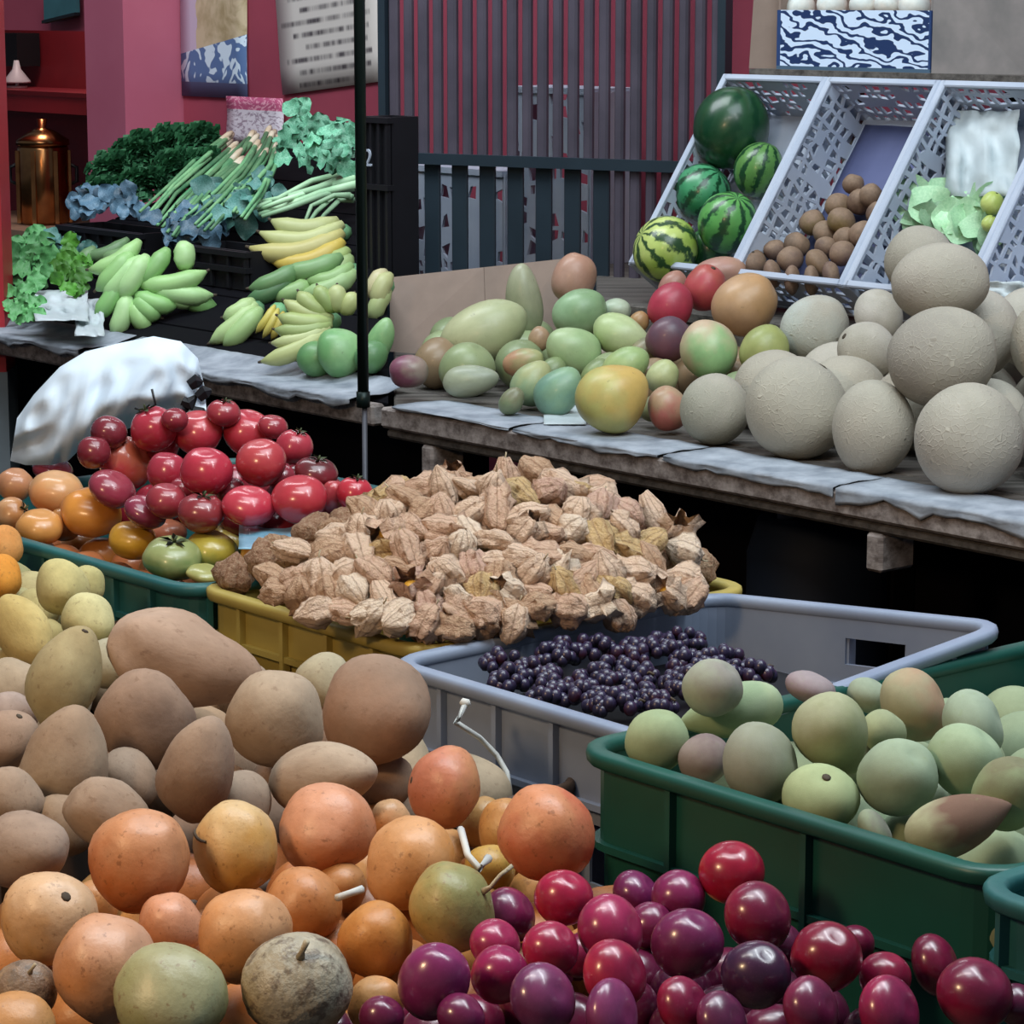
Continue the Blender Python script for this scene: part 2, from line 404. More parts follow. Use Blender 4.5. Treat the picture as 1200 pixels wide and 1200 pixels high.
def filler(name, cat, group, label, items, mesh, cols, o, a0, a1, b0, b1, rad, top, step, tint=None, xr=(-30, 1225), ref=None, tone=None):
    """the fruit lower in the heap, seen through the gaps"""
    a = a0 + rad; n = 0
    while a < a1 - rad * .5:
        b = b0 + rad
        while b < b1 - rad * .5:
            p = AB(a + random.uniform(-.2, .2) * rad, b + random.uniform(-.2, .2) * rad, 0, o)
            z = top(p); p.z = z
            X = 600 + FPX * p.x / (p - CAM).dot(CF); Y = 600 - FPX * (p - CAM).dot(CU) / (p - CAM).dot(CF)
            low = min((d['p'] - p).length - (d['w'] + rad) * .8 for d in items) if items else 1
            if xr[0] < X < xr[1] and Y < 1225 and low > 0:
                near = min(ref or items, key=lambda d: (d['p'] - p).length)['row'][-1].split(); room = 14 - len(label.split())
                if len(near) > room:
                    cut = next((i for i, x in enumerate(near) if i > 1 and (x in STOPS or near[i - 1].endswith(','))), room); near = near[:min(cut, room)]
                lab = label + (' the ' if label.endswith('behind') else ' under the ') + ' '.join(near).rstrip(',')
                fruit(name, mesh + str(n % 3), p, rad * random.uniform(.9, 1.05), rad * random.uniform(.9, 1.1),
                      orient(random.uniform(0, 360), random.uniform(-60, 60), 0), toned(random.choice(cols), tone), tint, lab, cat, group)
                n += 1
            b += step
        a += step

# ------------------------------------------------------------------ crates
def rrect(A, B, r, n=5):
    """rounded rectangle path: point, outward normal"""
    out = []
    for cx, cy, a0 in ((A - r, r, -90), (A - r, B - r, 0), (r, B - r, 90), (r, r, 180)):
        for k in range(n + 1):
            t = R(a0 + 90 * k / n); nx, ny = math.cos(t), math.sin(t); out.append((cx + r * nx, cy + r * ny, nx, ny))
    full = []
    for i, p in enumerate(out):
        q = out[(i + 1) % len(out)]; full.append(p); L = math.hypot(q[0] - p[0], q[1] - p[1])
        if L > .05:
            m = max(2, int(L / .035))
            for k in range(1, m):
                t = k / m; full.append((p[0] + (q[0] - p[0]) * t, p[1] + (q[1] - p[1]) * t, p[2], p[3]))
    return full
def sweep(path, prof, ht, gap=None):
    """profile points (out, down) closed, carried round the path; gap(i) leaves segments out"""
    g = G(); n = len(path); m = len(prof)
    for (x, y, nx, ny) in path:
        H = ht(x, y)
        for o, d in prof: g.v.append(Vector((x + nx * o, y + ny * o, H - d)))
    for i in range(n):
        if gap and gap(i): continue
        j = (i + 1) % n
        for k in range(m):
            l = (k + 1) % m; g.f.append((i * m + k, j * m + k, j * m + l, i * m + l))
        if gap and gap((i - 1) % n): g.f.append(tuple(i * m + k for k in range(m)))
        if gap and gap(j): g.f.append(tuple(j * m + k for k in range(m - 1, -1, -1)))
    return g
def slotted(path, zs, ht, o1, o2, gap):
    """wall of four levels round the path, in one piece; gap(i) opens a slot between the middle levels"""
    g = G(); n = len(path)
    for (x, y, nx, ny) in path:
        H = ht(x, y)
        for o in (o1, o2):
            for d in zs: g.v.append(Vector((x + nx * o, y + ny * o, H - d)))
    for i in range(n):
        j = (i + 1) % n; op = gap(i)
        for k in range(3):
            if k == 1 and op:
                for e in (1, 2): g.f.append((i * 8 + e, j * 8 + e, j * 8 + 4 + e, i * 8 + 4 + e))
                for e, cond in ((i, not gap((i - 1) % n)), (j, not gap(j))):
                    if cond: g.f.append((e * 8 + 1, e * 8 + 2, e * 8 + 6, e * 8 + 5))
                continue
            g.f.append((i * 8 + k, i * 8 + k + 1, j * 8 + k + 1, j * 8 + k)); g.f.append((i * 8 + 4 + k, j * 8 + 4 + k, j * 8 + 5 + k, i * 8 + 5 + k))
        for e in (0, 3): g.f.append((i * 8 + e, j * 8 + e, j * 8 + 4 + e, i * 8 + 4 + e))
    return g
def crate(name, origin, A, B, ztop, height, mat, label, corners=(0, 0, 0, 0), band=.055, slots=True, handle=None, rib=.07, lip=.014):
    """stacking crate; origin is its left rim corner, corners lift the rim at (0,0) (A,0) (A,B) (0,B)"""
    rt = root(name, (origin.x, origin.y, ztop), label, 'crate'); rt.rotation_euler = (0, 0, YAW)
    c0, c1, c2, c3 = corners
    def ht(x, y):
        s, t = x / A, y / B; return (c0 * (1 - s) + c1 * s) * (1 - t) + (c3 * (1 - s) + c2 * s) * t
    path = rrect(A, B, .03); n = len(path)
    def side(i):
        nx, ny = path[i][2], path[i][3]; return 0 if ny < -.9 else 1 if nx > .9 else 2 if ny > .9 else 3 if nx < -.9 else -1
    sweep(path, [(-.002, .004), (0, .0008), (.002, 0), (lip - .003, 0), (lip, .0015), (lip + .001, .005), (lip, .011), (lip - .002, .013), (.004, .013), (.0, .013), (-.002, .01)][::-1], ht).build('rim', mat, rt, True)
    def hgap(i):
        if handle is None: return False
        x, y = path[i][0], path[i][1]; j = (i + 1) % n; q = path[j]
        return side(i) == handle[0] and side(j) == handle[0] and abs(((x + q[0]) / 2 / A if handle[0] in (0, 2) else (y + q[1]) / 2 / B) - handle[1]) < handle[2]
    if handle is None: sweep(path, [(.003, .006), (.003, band), (-.001, band), (-.001, .006)], ht).build('upper_band', mat, rt)
    else:
        slotted(path, [.006, .03, .056, band], ht, .003, -.001, hgap).build('upper_band', mat, rt)
    sweep(path, [(.009, band), (.009, band + .006), (-.001, band + .006), (-.001, band)], ht).build('ledge', mat, rt)
    ins = -.004
    if slots:
        m1, m2 = band + .022, height - .05
        slotted(path, [band, m1, m2, height], ht, ins + .003, ins, lambda i: i % 2 == 0 and side(i) >= 0 and side((i + 1) % n) >= 0).build('lower_wall', mat, rt)
    else:
        sweep(path, [(ins + .003, band), (ins + .003, height), (ins, height), (ins, band)], ht).build('lower_wall', mat, rt)
    acc = 0
    for i in range(n):
        x, y, nx, ny = path[i]; px_, py_ = path[i - 1][:2]; acc += math.hypot(x - px_, y - py_)
        if acc > rib and side(i) >= 0 and side((i + 1) % n) == side(i):
            acc = 0; H = ht(x, y); N = Vector((nx, ny, 0)); T = Vector((-ny, nx, 0))
            G().box(Vector((x, y, H - .014 - (height - .02) / 2)) + N * .006, .006, .009, height - .02, T, N).build('rib', mat, rt)
    G().box((A / 2, B / 2, -height + .004), A - .02, B - .02, .006).build('base', mat, rt)
    return rt

# ------------------------------------------------------------------ the setting
def slab(a0, a1, b0, b1, z0, z1, g=None):
    g = g or G(); return g.box(AB((a0 + a1) / 2, (b0 + b1) / 2, (z0 + z1) / 2), a1 - a0, b1 - b0, z1 - z0, DA, DB)
def a_of(px, b): return ab(at_b(px, 100, b))[0]
struct('floor', G().box((-1, 6, -.05), 18, 18, .1), M['floor'])
WB = 1.25
aw = a_of(140, WB)
struct('wall_back', slab(aw, 2.6, WB, WB + .12, 0, 2.5), M['wall'])
aL, aR = a_of(101, 1.08), a_of(146, 1.08)
struct('wall_pillar', slab(aL, aR, 1.08, 1.5, 0, 2.5), M['pillar'])
struct('wall_left', slab(-9, aL + .1, 1.85, 1.95, 0, 2.5), M['dred'])
zl = at_b(60, 36, 1.2).z
struct('trim_1', slab(-9, aL, 1.2, 1.34, zl, 2.5), M['wall'])           # lintel over the alcove
g = G(); p = at_y(-22, 300, 5.3); zp = at_y(0, 432, p.y).z; g.box((p.x, p.y, (zp + 2.4) / 2), .1, .1, 2.4 - zp); struct('trim_2', g, M['post'])
g = G(); g.box((p.x, p.y, zp / 2), .104, .104, zp); struct('baseboard_post', g, M['grey'])

# sign above the alcove
c = at_b(72, 4, 1.17); g = G().box(c, .16, .012, .07, (DA + Vector((0, 0, .13))).normalized(), DB, Vector((0, 0, 1)))
sg = root('wall_sign', c, 'dark teal sign board above the alcove opening at the left', 'sign')
g.build('board', plain('teal_sign_paint', '#3f6a72', .5), sg, False, c)
G().box(c - Vector((0, 0, .037)) - DB * .004, .165, .016, .008, (DA + Vector((0, 0, .13))).normalized(), DB).build('frame', M['black'], sg, False, c)

# posters on the wall
def poster(name, px0, py0, px1, py1, mat, label, cat='poster', b=WB - .006, rise=0.0):
    p0, p1 = at_b(px0, py1, b), at_b(px1, py1, b); t0 = at_b((px0 + px1) / 2, py0, b).z
    w = (p1 - p0).length; z0 = (p0.z + p1.z) / 2; o = root(name, (p0 + p1) / 2 + Vector((0, 0, (t0 - z0) / 2)), label, cat)
    o.rotation_euler = (0, rise, YAW)
    h = t0 - z0; g = G(); n = 6
    for i in range(n + 1):
        for j in range(n + 1):
            g.v.append(Vector((w * (i / n - .5), -.002 - .004 * noise.noise(Vector((i * .5, j * .4, px0))), h * (j / n - .5))))
    for i in range(n):
        for j in range(n): k = i * (n + 1) + j; g.f.append((k, k + n + 1, k + n + 2, k + 1))
    s = g.build('sheet', mat, o, True); m = s.modifiers.new('thick', 'SOLIDIFY'); m.thickness = .0012
    return o
def print_mat(name, kind):
    t = NT(name); tc = t.n('TexCoord'); s = t.n('SeparateXYZ'); t.L(tc.outputs['Generated'], s.inputs[0]); u, v = s.outputs[0], s.outputs[2]
    if kind == 'text':
        row = t.math('FLOOR', t.math('MULTIPLY', v, 13.0)); fr = t.math('FRACT', t.math('MULTIPLY', v, 13.0))
        cv = t.n('CombineXYZ'); t.L(t.math('MULTIPLY', u, 16.0), cv.inputs[0]); t.L(t.math('MULTIPLY', row, 3.7), cv.inputs[1])
        n1 = t.noise(cv.outputs[0], 1.0, 4, .6)
        inb = t.ramp(t.math('ABSOLUTE', t.math('SUBTRACT', fr, .55)), .3, .1)
        edge = t.math('ABSOLUTE', t.math('SUBTRACT', u, t.math('ADD', .5, t.math('MULTIPLY', t.math('SUBTRACT', t.math('FRACT', t.math('MULTIPLY', row, .618)), .5), .12))))
        inb = t.math('MULTIPLY', inb, t.math('LESS_THAN', edge, t.math('ADD', .27, t.math('MULTIPLY', t.math('FRACT', t.math('MULTIPLY', row, .37)), .17))))
        c = t.mix(t.math('MULTIPLY', inb, t.ramp(n1, .3, .62)), lin('#d6cfca'), lin('#565054'))
    elif kind == 'photo':
        n1 = t.noise(tc.outputs['Generated'], 5, 3); n2 = t.noise(tc.outputs['Generated'], 8, 1)
        c = t.mix(t.ramp(n1, .4, .65), lin('#cdb99a'), lin('#a89470'))
        lf = t.math('LESS_THAN', u, t.math('ADD', .2, t.math('MULTIPLY', n1, .12)))
        c = t.mix(lf, c, lin('#c9b6cc'))
        low = t.math('LESS_THAN', t.math('ADD', v, t.math('MULTIPLY', t.math('SUBTRACT', .5, u), .14)), .36)
        c = t.mix(low, c, t.mix(t.ramp(n2, .5, .53), lin('#5c76a4'), lin('#d6e6f6')))
        e = t.math('LESS_THAN', v, .1); c = t.mix(e, c, lin('#5d6488'))
    elif kind == 'small':
        n1 = t.noise(tc.outputs['Generated'], 12, 3)
        c = t.mix(t.math('GREATER_THAN', v, .72), t.mix(t.ramp(n1, .5, .6), lin('#e6dce6'), lin('#a894a4')), t.mix(t.ramp(n1, .42, .5), lin('#e8a4b8'), lin('#c05a80')))
    else:
        w = t.n('TexWave'); w.wave_type = 'BANDS'; w.bands_direction = 'DIAGONAL'; w.inputs['Scale'].default_value = 1.5; w.inputs['Distortion'].default_value = 12; w.inputs['Detail'].default_value = 1.5; w.inputs['Detail Scale'].default_value = 1.6
        mp = t.n('Mapping'); mp.inputs['Scale'].default_value = (3.0, 1, 2.2); t.L(tc.outputs['Generated'], mp.inputs[0]); t.L(mp.outputs[0], w.inputs['Vector'])
        c = t.mix(t.ramp(w.outputs['Fac'], .3, .42), lin('#1f3560'), lin('#cfe2fa'))
        edge = t.math('GREATER_THAN', t.math('ABSOLUTE', t.math('SUBTRACT', u, .5)), .475); c = t.mix(edge, c, lin('#2a4270'))
        c = t.mix(t.math('LESS_THAN', v, .06), c, lin('#4a6278'))
    t.L(c, t.b.inputs['Base Color']); return t.fin(.6, .3)
poster('picture_poster', 214, -60, 291, 114, print_mat('picture_poster_print', 'photo'), 'worn poster with a beige picture and blue lettering on red wall', rise=0)
poster('text_poster', 326, -90, 452, 103, print_mat('text_poster_print', 'text'), 'big pale notice with lines of dark text on red wall', rise=R(-6))
poster('small_sign', 267, 114, 333, 168, print_mat('small_sign_print', 'small'), 'small pink and white sign stuck below the posters', 'sign', WB - .012)

# alcove: counter, copper urn, lamp
alc = root('alcove_counter', AB(a_of(40, 1.6), 1.6, 0), 'beige counter in the alcove under the copper urn', 'counter')
pz = at_b(50, 262, 1.6); pc = at_b(52, 240, 1.6)
G().box(AB(a_of(40, 1.62), 1.62, pz.z / 2) - alc.location, .9, .4, pz.z, DA, DB).build('cabinet', plain('beige_panel', '#9a7a66', .6), alc)
ur = root('copper_urn', (pc.x, pc.y, pz.z), 'shiny copper urn with dark lid in the alcove at far left', 'urn')
m = mpp(pc); rad = 30 * m
g = G().tube([(0, 0, 0), (0, 0, .01), (0, 0, 88 * m), (0, 0, 92 * m)], [rad * .9, rad, rad, rad * .95], 24); g.build('body', M['copper'], ur, True)
G().tube([(0, 0, 92 * m), (0, 0, 98 * m), (0, 0, 108 * m), (0, 0, 112 * m), (0, 0, 122 * m)], [rad * 1.05, rad * 1.02, rad * .5, rad * .16, rad * .2], 20).build('lid', M['copper'], ur, True)
for s in (-1, 1):
    G().tube([Vector((s * rad, 0, 70 * m)), Vector((s * rad * 1.3, 0, 66 * m)), Vector((s * rad * 1.3, 0, 50 * m)), Vector((s * rad, 0, 46 * m))], .006, 6).build('handle', M['black'], ur, True)
for k in range(7):
    a_ = 2 * pi * k / 7; G().box((rad * 1.01 * math.cos(a_), rad * 1.01 * math.sin(a_), 44 * m), .012, .012, 84 * m).build('stave', M['copper'], ur)
sh = at_b(45, 107, 1.75)
al = root('alcove_shelf', sh, 'narrow red wooden shelf above the urn in the alcove', 'shelf')
G().box((0, 0, 0), 1.0, .22, .014, DA, DB).build('board', M['dred'], al)
G().box(Vector((0, 0, -.03)) - DB * .1, 1.0, .014, .05, DA, DB).build('apron', M['post'], al)
lp = at_b(20, 96, 1.75)
area('alcove_fill', AB(a_of(50, 1.55), 1.55, 1.95), AB(a_of(45, 1.6), 1.62, .9), .3, .3, 5, (1, .84, .76))  # unseen fill added behind the lintel to brighten the alcove
lm = root('white_lamp', (lp.x, lp.y, sh.z + .007), 'white cone shade lamp standing on the alcove shelf', 'lamp'); m = mpp(lp)
G().tube([(0, 0, 0), (0, 0, .006)], 12 * m, 16).build('base', M['lampw'], lm, True)
G().tube([(0, 0, .005), (0, 0, 12 * m)], 2 * m, 8).build('stand', M['lampw'], lm, True)
G().tube([(0, 0, 6 * m), (0, 0, 8 * m), (0, 0, 22 * m), (0, 0, 32 * m)], [16 * m, 16 * m, 5 * m, 3 * m], 18).build('lamp_shade', M['lampw'], lm, True)
G().box(AB(a_of(30, 1.8), 1.83, at_b(30, 68, 1.8).z) - lp + lp, .1, .03, .14, DA, DB)
single('speaker_box', G().box(AB(a_of(22, 1.8), 1.8, at_b(22, 58, 1.8).z - .0), .13, .08, .1, DA, DB), M['black'], 'black box on the alcove wall behind the white lamp', 'box')
bx = COL.objects['speaker_box']; 

# ------------------------------------------------------------------ the long shelf at the back
ZS = .83
def plank(parent, a0, a1, b0, b1, z0, z1, name, mat):
    o = slab(a0, a1, b0, b1, z0, z1).build(name, mat, parent, False, parent.location); bevel(o, .004, 1); return o
rs = root('fruit_shelf', AB(.6, .3, 0), 'weathered wooden shelf carrying the mangoes and melons', 'shelf')
def cut_plank(parent, px, b0, b1, z0, z1, name, mat, a1=1.5):
    g = G(); e0, e1 = a_of(px, b0), a_of(px, b1)
    g.hexa([AB(e0, b0, z0), AB(e1, b1, z0), AB(a1, b1, z0), AB(a1, b0, z0), AB(e0, b0, z1), AB(e1, b1, z1), AB(a1, b1, z1), AB(a1, b0, z1)])
    bevel(g.build(name, mat, parent, False, parent.location), .003, 1)
for k in range(5): cut_plank(rs, 459, .006 + k * .124, .004 + (k + 1) * .124, ZS - .022, ZS, 'plank', M['plank'])
plank(rs, -.015, 1.5, -.02, .004, ZS - .034, ZS - .002, 'edge_board', M['wood'])
plank(rs, -.01, 1.5, -.012, .012, ZS - .05, ZS - .036, 'edge_board', M['plank'])
for a in (.08, 1.0):
    plank(rs, a, a + .028, -.015, .05, ZS - .1, ZS - .05, 'bracket', M['wood'])
for a in (.02, .75, 1.4):
    plank(rs, a, a + .05, .26, .31, 0, ZS - .022, 'leg', M['shade_black'])
plank(rs, -.0, 1.5, .31, .33, .0, ZS - .03, 'back_panel', M['shade_black'])  # panel added to keep the space under the shelf dark
cut_plank(rs, 700, .58, 1.12, .918, .938, 'riser_board', M['plank'])
plank(rs, a_of(700, .58), 1.5, .58, .6, ZS, .918, 'riser_front', M['plank'])
plank(rs, .25, 1.5, 1.12, 1.14, ZS, 1.32, 'back_board', M['shade_black'])
ls = root('vegetable_shelf', AB(-.7, .4, 0), 'wooden shelf sloping up to the wall under bananas and greens', 'shelf')
SLOPE = .29
def hleft(p): return ZS + .01 + SLOPE * max(0, ab(p)[1] - .05)
for k in range(8):
    b0 = .03 + k * .14; g = G(); z0, z1 = ZS + SLOPE * (b0 - .05), ZS + SLOPE * (b0 + .134 - .05)
    g.hexa([AB(-1.75, b0, z0 - .02), AB(-1.75, b0 + .134, z1 - .02), AB(a_of(452, b0 + .134), b0 + .134, z1 - .02), AB(a_of(452, b0), b0, z0 - .02),
            AB(-1.75, b0, z0), AB(-1.75, b0 + .134, z1), AB(a_of(452, b0 + .134), b0 + .134, z1), AB(a_of(452, b0), b0, z0)])
    g.build('plank', M['shade_black'], ls, False, ls.location)
plank(ls, -1.75, -.06, .0, .026, ZS - .04, ZS - .006, 'edge_board', M['wood'])
plank(ls, -1.75, -.06, .22, .24, 0, ZS - .03, 'back_panel', M['shade_black'])  # added black panel, stands for the shade below this shelf
for a in (-1.6, -.85, -.14): plank(ls, a, a + .04, .16, .2, 0, ZS - .02, 'leg', M['shade_black'])

def liner(name, a0, a1, label, drop=.03, seed=0, b1=.2, mat='paper', zf=None):
    g = G(); na, nb = int((a1 - a0) / .02), 12
    for i in range(na + 1):
        a = a0 + (a1 - a0) * i / na
        dr = drop * (.55 + .7 * noise.noise(Vector((a * 9, seed, 0))) + .35 * noise.noise(Vector((a * 37, seed, 3))))
        for j in range(nb + 1):
            t = j / nb
            if t < .35: b, z = -.024 - .004 * noise.noise(Vector((a * 20, j, seed))), ZS + .003 - dr * (1 - t / .35)
            else:
                b = -.022 + (b1 + .022) * (t - .35) / .65; z = ZS + .004 + .004 * abs(noise.noise(Vector((a * 22, b * 22, seed))))
                if zf: z += zf(b)
            g.v.append(AB(a, b, z))
    for i in range(na):
        for j in range(nb): k = i * (nb + 1) + j; g.f.append((k, k + nb + 1, k + nb + 2, k + 1))
    o = single(name, g, M[mat], label, 'paper', None, True); mm = o.modifiers.new('thick', 'SOLIDIFY'); mm.thickness = .001
for i, (a0, a1, dr, lab) in enumerate(((.02, .3, .004, 'crumpled newspaper sheet at the shelf corner below the purple mango'), (.31, .62, .014, 'newspaper sheet on the shelf edge below the yellow mangoes'), (.63, .95, .02, 'newspaper sheet on the shelf edge below the widest melon'), (.955, 1.45, .03, 'newspaper sheet hanging over the shelf edge below the nearest melon'))):
    liner('newspaper_sheet', a0, a1, lab, dr, i + 1, .075)
sl = lambda b: SLOPE * max(0, b - .05)
liner('newspaper_sheet', -1.7, -.9, 'paper sheet on the shelf edge under the green plantains', .022, 9, .1, 'paper', sl)
liner('newspaper_sheet', -.88, -.09, 'paper sheet on the shelf edge under the ripening bananas', .022, 12, .1, 'paper', sl)

# dark drum under the shelf
p = at_b(958, 640, .2); dz = at_b(950, 598, .2).z
dr = root('plastic_drum', (p.x, p.y, 0), 'dark blue plastic drum in shadow under the fruit shelf', 'drum')
G().tube([(0, 0, 0), (0, 0, .02), (0, 0, .3), (0, 0, .31), (0, 0, .33), (0, 0, .34), (0, 0, dz - .06), (0, 0, dz - .01), (0, 0, dz)], [.09, .1, .1, .106, .106, .1, .1, .085, .06], 26).build('body', M['drum'], dr, True)
for s in (-.045, .02): G().tube([(s, -.03, dz - .012), (s, -.03, dz + .012)], .016, 10).build('cap', M['rod'], dr, True)

# steel post in front of the shelves
pp = at_y(424, 300, 4.22); zz = at_y(428, 468, 4.22).z
po = root('steel_post', (pp.x, pp.y, 0), 'slim dark steel post between the two shelves', 'post')
G().tube([(0, 0, zz), (0, 0, 2.4)], .0088, 12).build('tube', M['pole'], po, True)
G().tube([(0, 0, 0), (.002, 0, zz)], .0042, 8).build('lower_rod', M['rod'], po, True)
G().tube([(0, 0, zz - .012), (0, 0, zz + .012)], .0108, 12).build('collar', M['pole'], po, True)

# ------------------------------------------------------------------ slatted gate behind the mangoes
g0, g1 = at_y(463, 200, 5.42), at_y(838, 200, 5.08); gd = Vector((g1.x - g0.x, g1.y - g0.y, 0)); gl = gd.length; gd.normalize(); gn = Vector((-gd.y, gd.x, 0))
gt = root('slatted_gate', (g0.x, g0.y, 0), 'tall dark metal gate of narrow upright slats behind the mangoes', 'gate')
gp = lambda s, z, n=0: gd * s + gn * n + Vector((0, 0, z))
N = 21; zb = at_y(630, 192, 5.2).z
for k in range(N + 1):
    s = gl * k / N; w = .0185 if k % 2 else .0205; gg = G()
    prof = [(-.5, -.2), (-.3, -.5), (.3, -.5), (.5, -.2), (.5, .4), (-.5, .4)]
    for z in (.72 if k > 14 else zb - .01, 2.35):
        for (x, y) in prof: gg.v.append(gp(s + x * w, z, y * .014))
    for i in range(6): j = (i + 1) % 6; gg.f.append((i, j, j + 6, i + 6))
    gg.f += [(5, 4, 3, 2, 1, 0), (6, 7, 8, 9, 10, 11)]
    gg.build('slat', M['slat'], gt)
for k in range(8):                                       # broad flat slats below the cross bar
    s = gl * (k * 1.88 + .65) / N; bevel(G().box(gp(s, (.72 + zb) / 2, .004), .034, .009, zb - .72, gd, gn).build('lower_slat', M['slat2'], gt), .002, 1)
G().box(gp(gl * .47, zb, -.012), gl * .94, .014, .021, gd, gn).build('cross_bar', M['slat2'], gt)
G().box(gp(gl * .5, 2.2, .014), gl, .014, .03, gd, gn).build('top_rail', M['slat2'], gt)
G().box(gp(gl * .5, .76, .014), gl, .014, .03, gd, gn).build('bottom_rail', M['slat2'], gt)
for s in (-.02, gl + .016): G().box(gp(s, 1.18), .016, .03, 2.36, gd, gn).build('gate_post', M['slat2'], gt)

# cardboard sheet leaning behind the mangoes
c = [at_b(457, 447, .40), at_b(668, 425, .52), at_b(662, 303, .56), at_b(457, 325, .45)]
c[0].z = c[1].z = ZS
g = G(); th = DB * .006; mid = lambda p, q: (p + q) / 2
g.hexa([c[0], c[1], c[2], c[3], c[0] + th, c[1] + th, c[2] + th, c[3] + th])
cb = root('cardboard_sheet', (c[0] + c[1]) / 2, 'plain brown cardboard sheet leaning behind the mangoes', 'cardboard')
q = lambda s, t: (c[0] * (1 - s) + c[1] * s) * (1 - t) + (c[3] * (1 - s) + c[2] * s) * t
for s0, s1 in ((0, .545), (.55, 1)):
    g = G(); A_ = [q(s0, 0), q(s1, 0), q(s1, 1), q(s0, 1)]; g.hexa(A_ + [v + th for v in A_]); g.build('panel', M['card'], cb, False, cb.location)

# ------------------------------------------------------------------ leaning white crates
TAU = R(55); TT = DB * math.cos(TAU) + Vector((0, 0, math.sin(TAU))); TN = DB * -math.sin(TAU) + Vector((0, 0, math.cos(TAU)))
R12 = at_b(862, 319, .61); CWID, CLEN, CDEP = .25, .375, .11
def lattice(w, h, cell, f, seed, keep=.22):
    rg = random.Random(seed); g = G(); nx, ny = max(2, round(w / cell)), max(2, round(h / cell)); P = {}
    for i in range(nx + 1):
        for j in range(ny + 1):
            jx = 0 if i in (0, nx) else rg.uniform(-.3, .3); jy = 0 if j in (0, ny) else rg.uniform(-.3, .3)
            P[i, j] = ((i + jx) * w / nx, (j + jy) * h / ny)
    for i in range(nx):
        for j in range(ny):
            q = [P[i, j], P[i + 1, j], P[i + 1, j + 1], P[i, j + 1]]
            if rg.random() < keep: g.add([f(*v) for v in q], [(0, 1, 2, 3)]); continue
            cx, cy = sum(v[0] for v in q) / 4, sum(v[1] for v in q) / 4; k = rg.uniform(.58, .78)
            ins = [(cx + (v[0] - cx) * k, cy + (v[1] - cy) * k) for v in q]
            g.add([f(*v) for v in q + ins], [(0, 1, 5, 4), (1, 2, 6, 5), (2, 3, 7, 6), (3, 0, 4, 7)])
    return g
def lean_crate(k, label, mat='white'):
    o = R12 + DA * (CWID * (k - 1)); rt = root('white_crate', o, label, 'crate', None)
    rt.rotation_mode = 'QUATERNION'; rt.rotation_quaternion = Matrix((DA, TT, TN)).transposed().to_quaternion()
    w, L, d = CWID - .012, CLEN, CDEP; mt = M[mat]
    for name, W_, H_, f in (('side_panel', L, d, lambda u, v: Vector((.004, u, -d + v))), ('side_panel', L, d, lambda u, v: Vector((w - .004, u, -d + v))),
                            ('front_panel', w, d, lambda u, v: Vector((u, .004, -d + v))), ('end_panel', w, d, lambda u, v: Vector((u, L - .004, -d + v)))):
        ob = lattice(W_, H_, .021, f, k * 10 + len(name) + int(W_ * 100)).build(name, mt, rt)
        mm = ob.modifiers.new('thick', 'SOLIDIFY'); mm.thickness = .004; mm.offset = 0
    G().box((w / 2, L / 2, -d), w, L, .005).build('base', mt, rt)
    for name, c_, sx, sy in (('rim_bar', (.0, L / 2, 0), .012, L + .012), ('rim_bar', (w, L / 2, 0), .012, L + .012), ('rim_bar', (w / 2, 0, 0), w, .012), ('rim_bar', (w / 2, L, 0), w, .012)):
        bevel(G().box(c_, sx, sy, .009).build(name, mt, rt), .002, 1)
    for x in (0, w):
        for y in (0, L): G().box((x, y, -d / 2), .014, .014, d).build('corner_post', mt, rt)
    return o
lean_crate(0, 'leaning white lattice crate filled with watermelons')
lean_crate(1, 'leaning white lattice crate holding small brown fruit')
lean_crate(2, 'leaning white lattice crate holding pale cabbage leaves')
lean_crate(3, 'leaning white lattice crate at the far right end of the shelf')
def in_crate(k, off): return lambda px, py, o=0: at_plane(px, py, R12 + TN * (-CDEP + off + o), TN)

# ledge with the printed fruit box above the crates
lb = at_b(1050, 84, .9)
lg = root('box_ledge', lb, 'thin dark ledge above the leaning crates carrying a fruit box', 'shelf')
aa0, aa1 = ab(at_b(878, 84, .86))[0], ab(at_b(1240, 84, .86))[0]
slab(aa0, aa1, .86, 1.13, lb.z - .014, lb.z).build('board', M['plank'], lg, False, lb)
for a in (aa0 + .02, aa1 - .02): slab(a - .012, a + .012, 1.09, 1.12, ZS, lb.z - .014).build('upright', M['plank'], lg, False, lb)
b0 = .875; zt = at_b(1000, 12, b0).z; f0, f1 = ab(at_b(910, 60, b0))[0], ab(at_b(1090, 60, b0))[0]
fb = root('fruit_box', AB((f0 + f1) / 2, b0 + .1, lb.z), 'cardboard fruit box with blue and white print on the ledge', 'box')
L0 = fb.location
slab(f0, f1, b0, b0 + .004, lb.z, zt).build('printed_front', print_mat('fruit_box_print', 'waves'), fb, False, L0)
slab(f0, f0 + .004, b0 + .004, b0 + .2, lb.z, zt + .05).build('side_panel', M['card'], fb, False, L0)
slab(f1 - .004, f1, b0 + .004, b0 + .2, lb.z, zt + .05).build('side_panel', M['cardg'], fb, False, L0)
slab(f0, f1, b0 + .2, b0 + .204, lb.z, zt + .08).build('back_panel', M['card'], fb, False, L0)
slab(f0, f1, b0 + .004, b0 + .2, lb.z + .001, lb.z + .005).build('base', M['card'], fb, False, L0)
f2 = ab(at_b(1182, 60, b0 + .0))[0]; e0 = ab(at_b(877, 60, b0))[0]
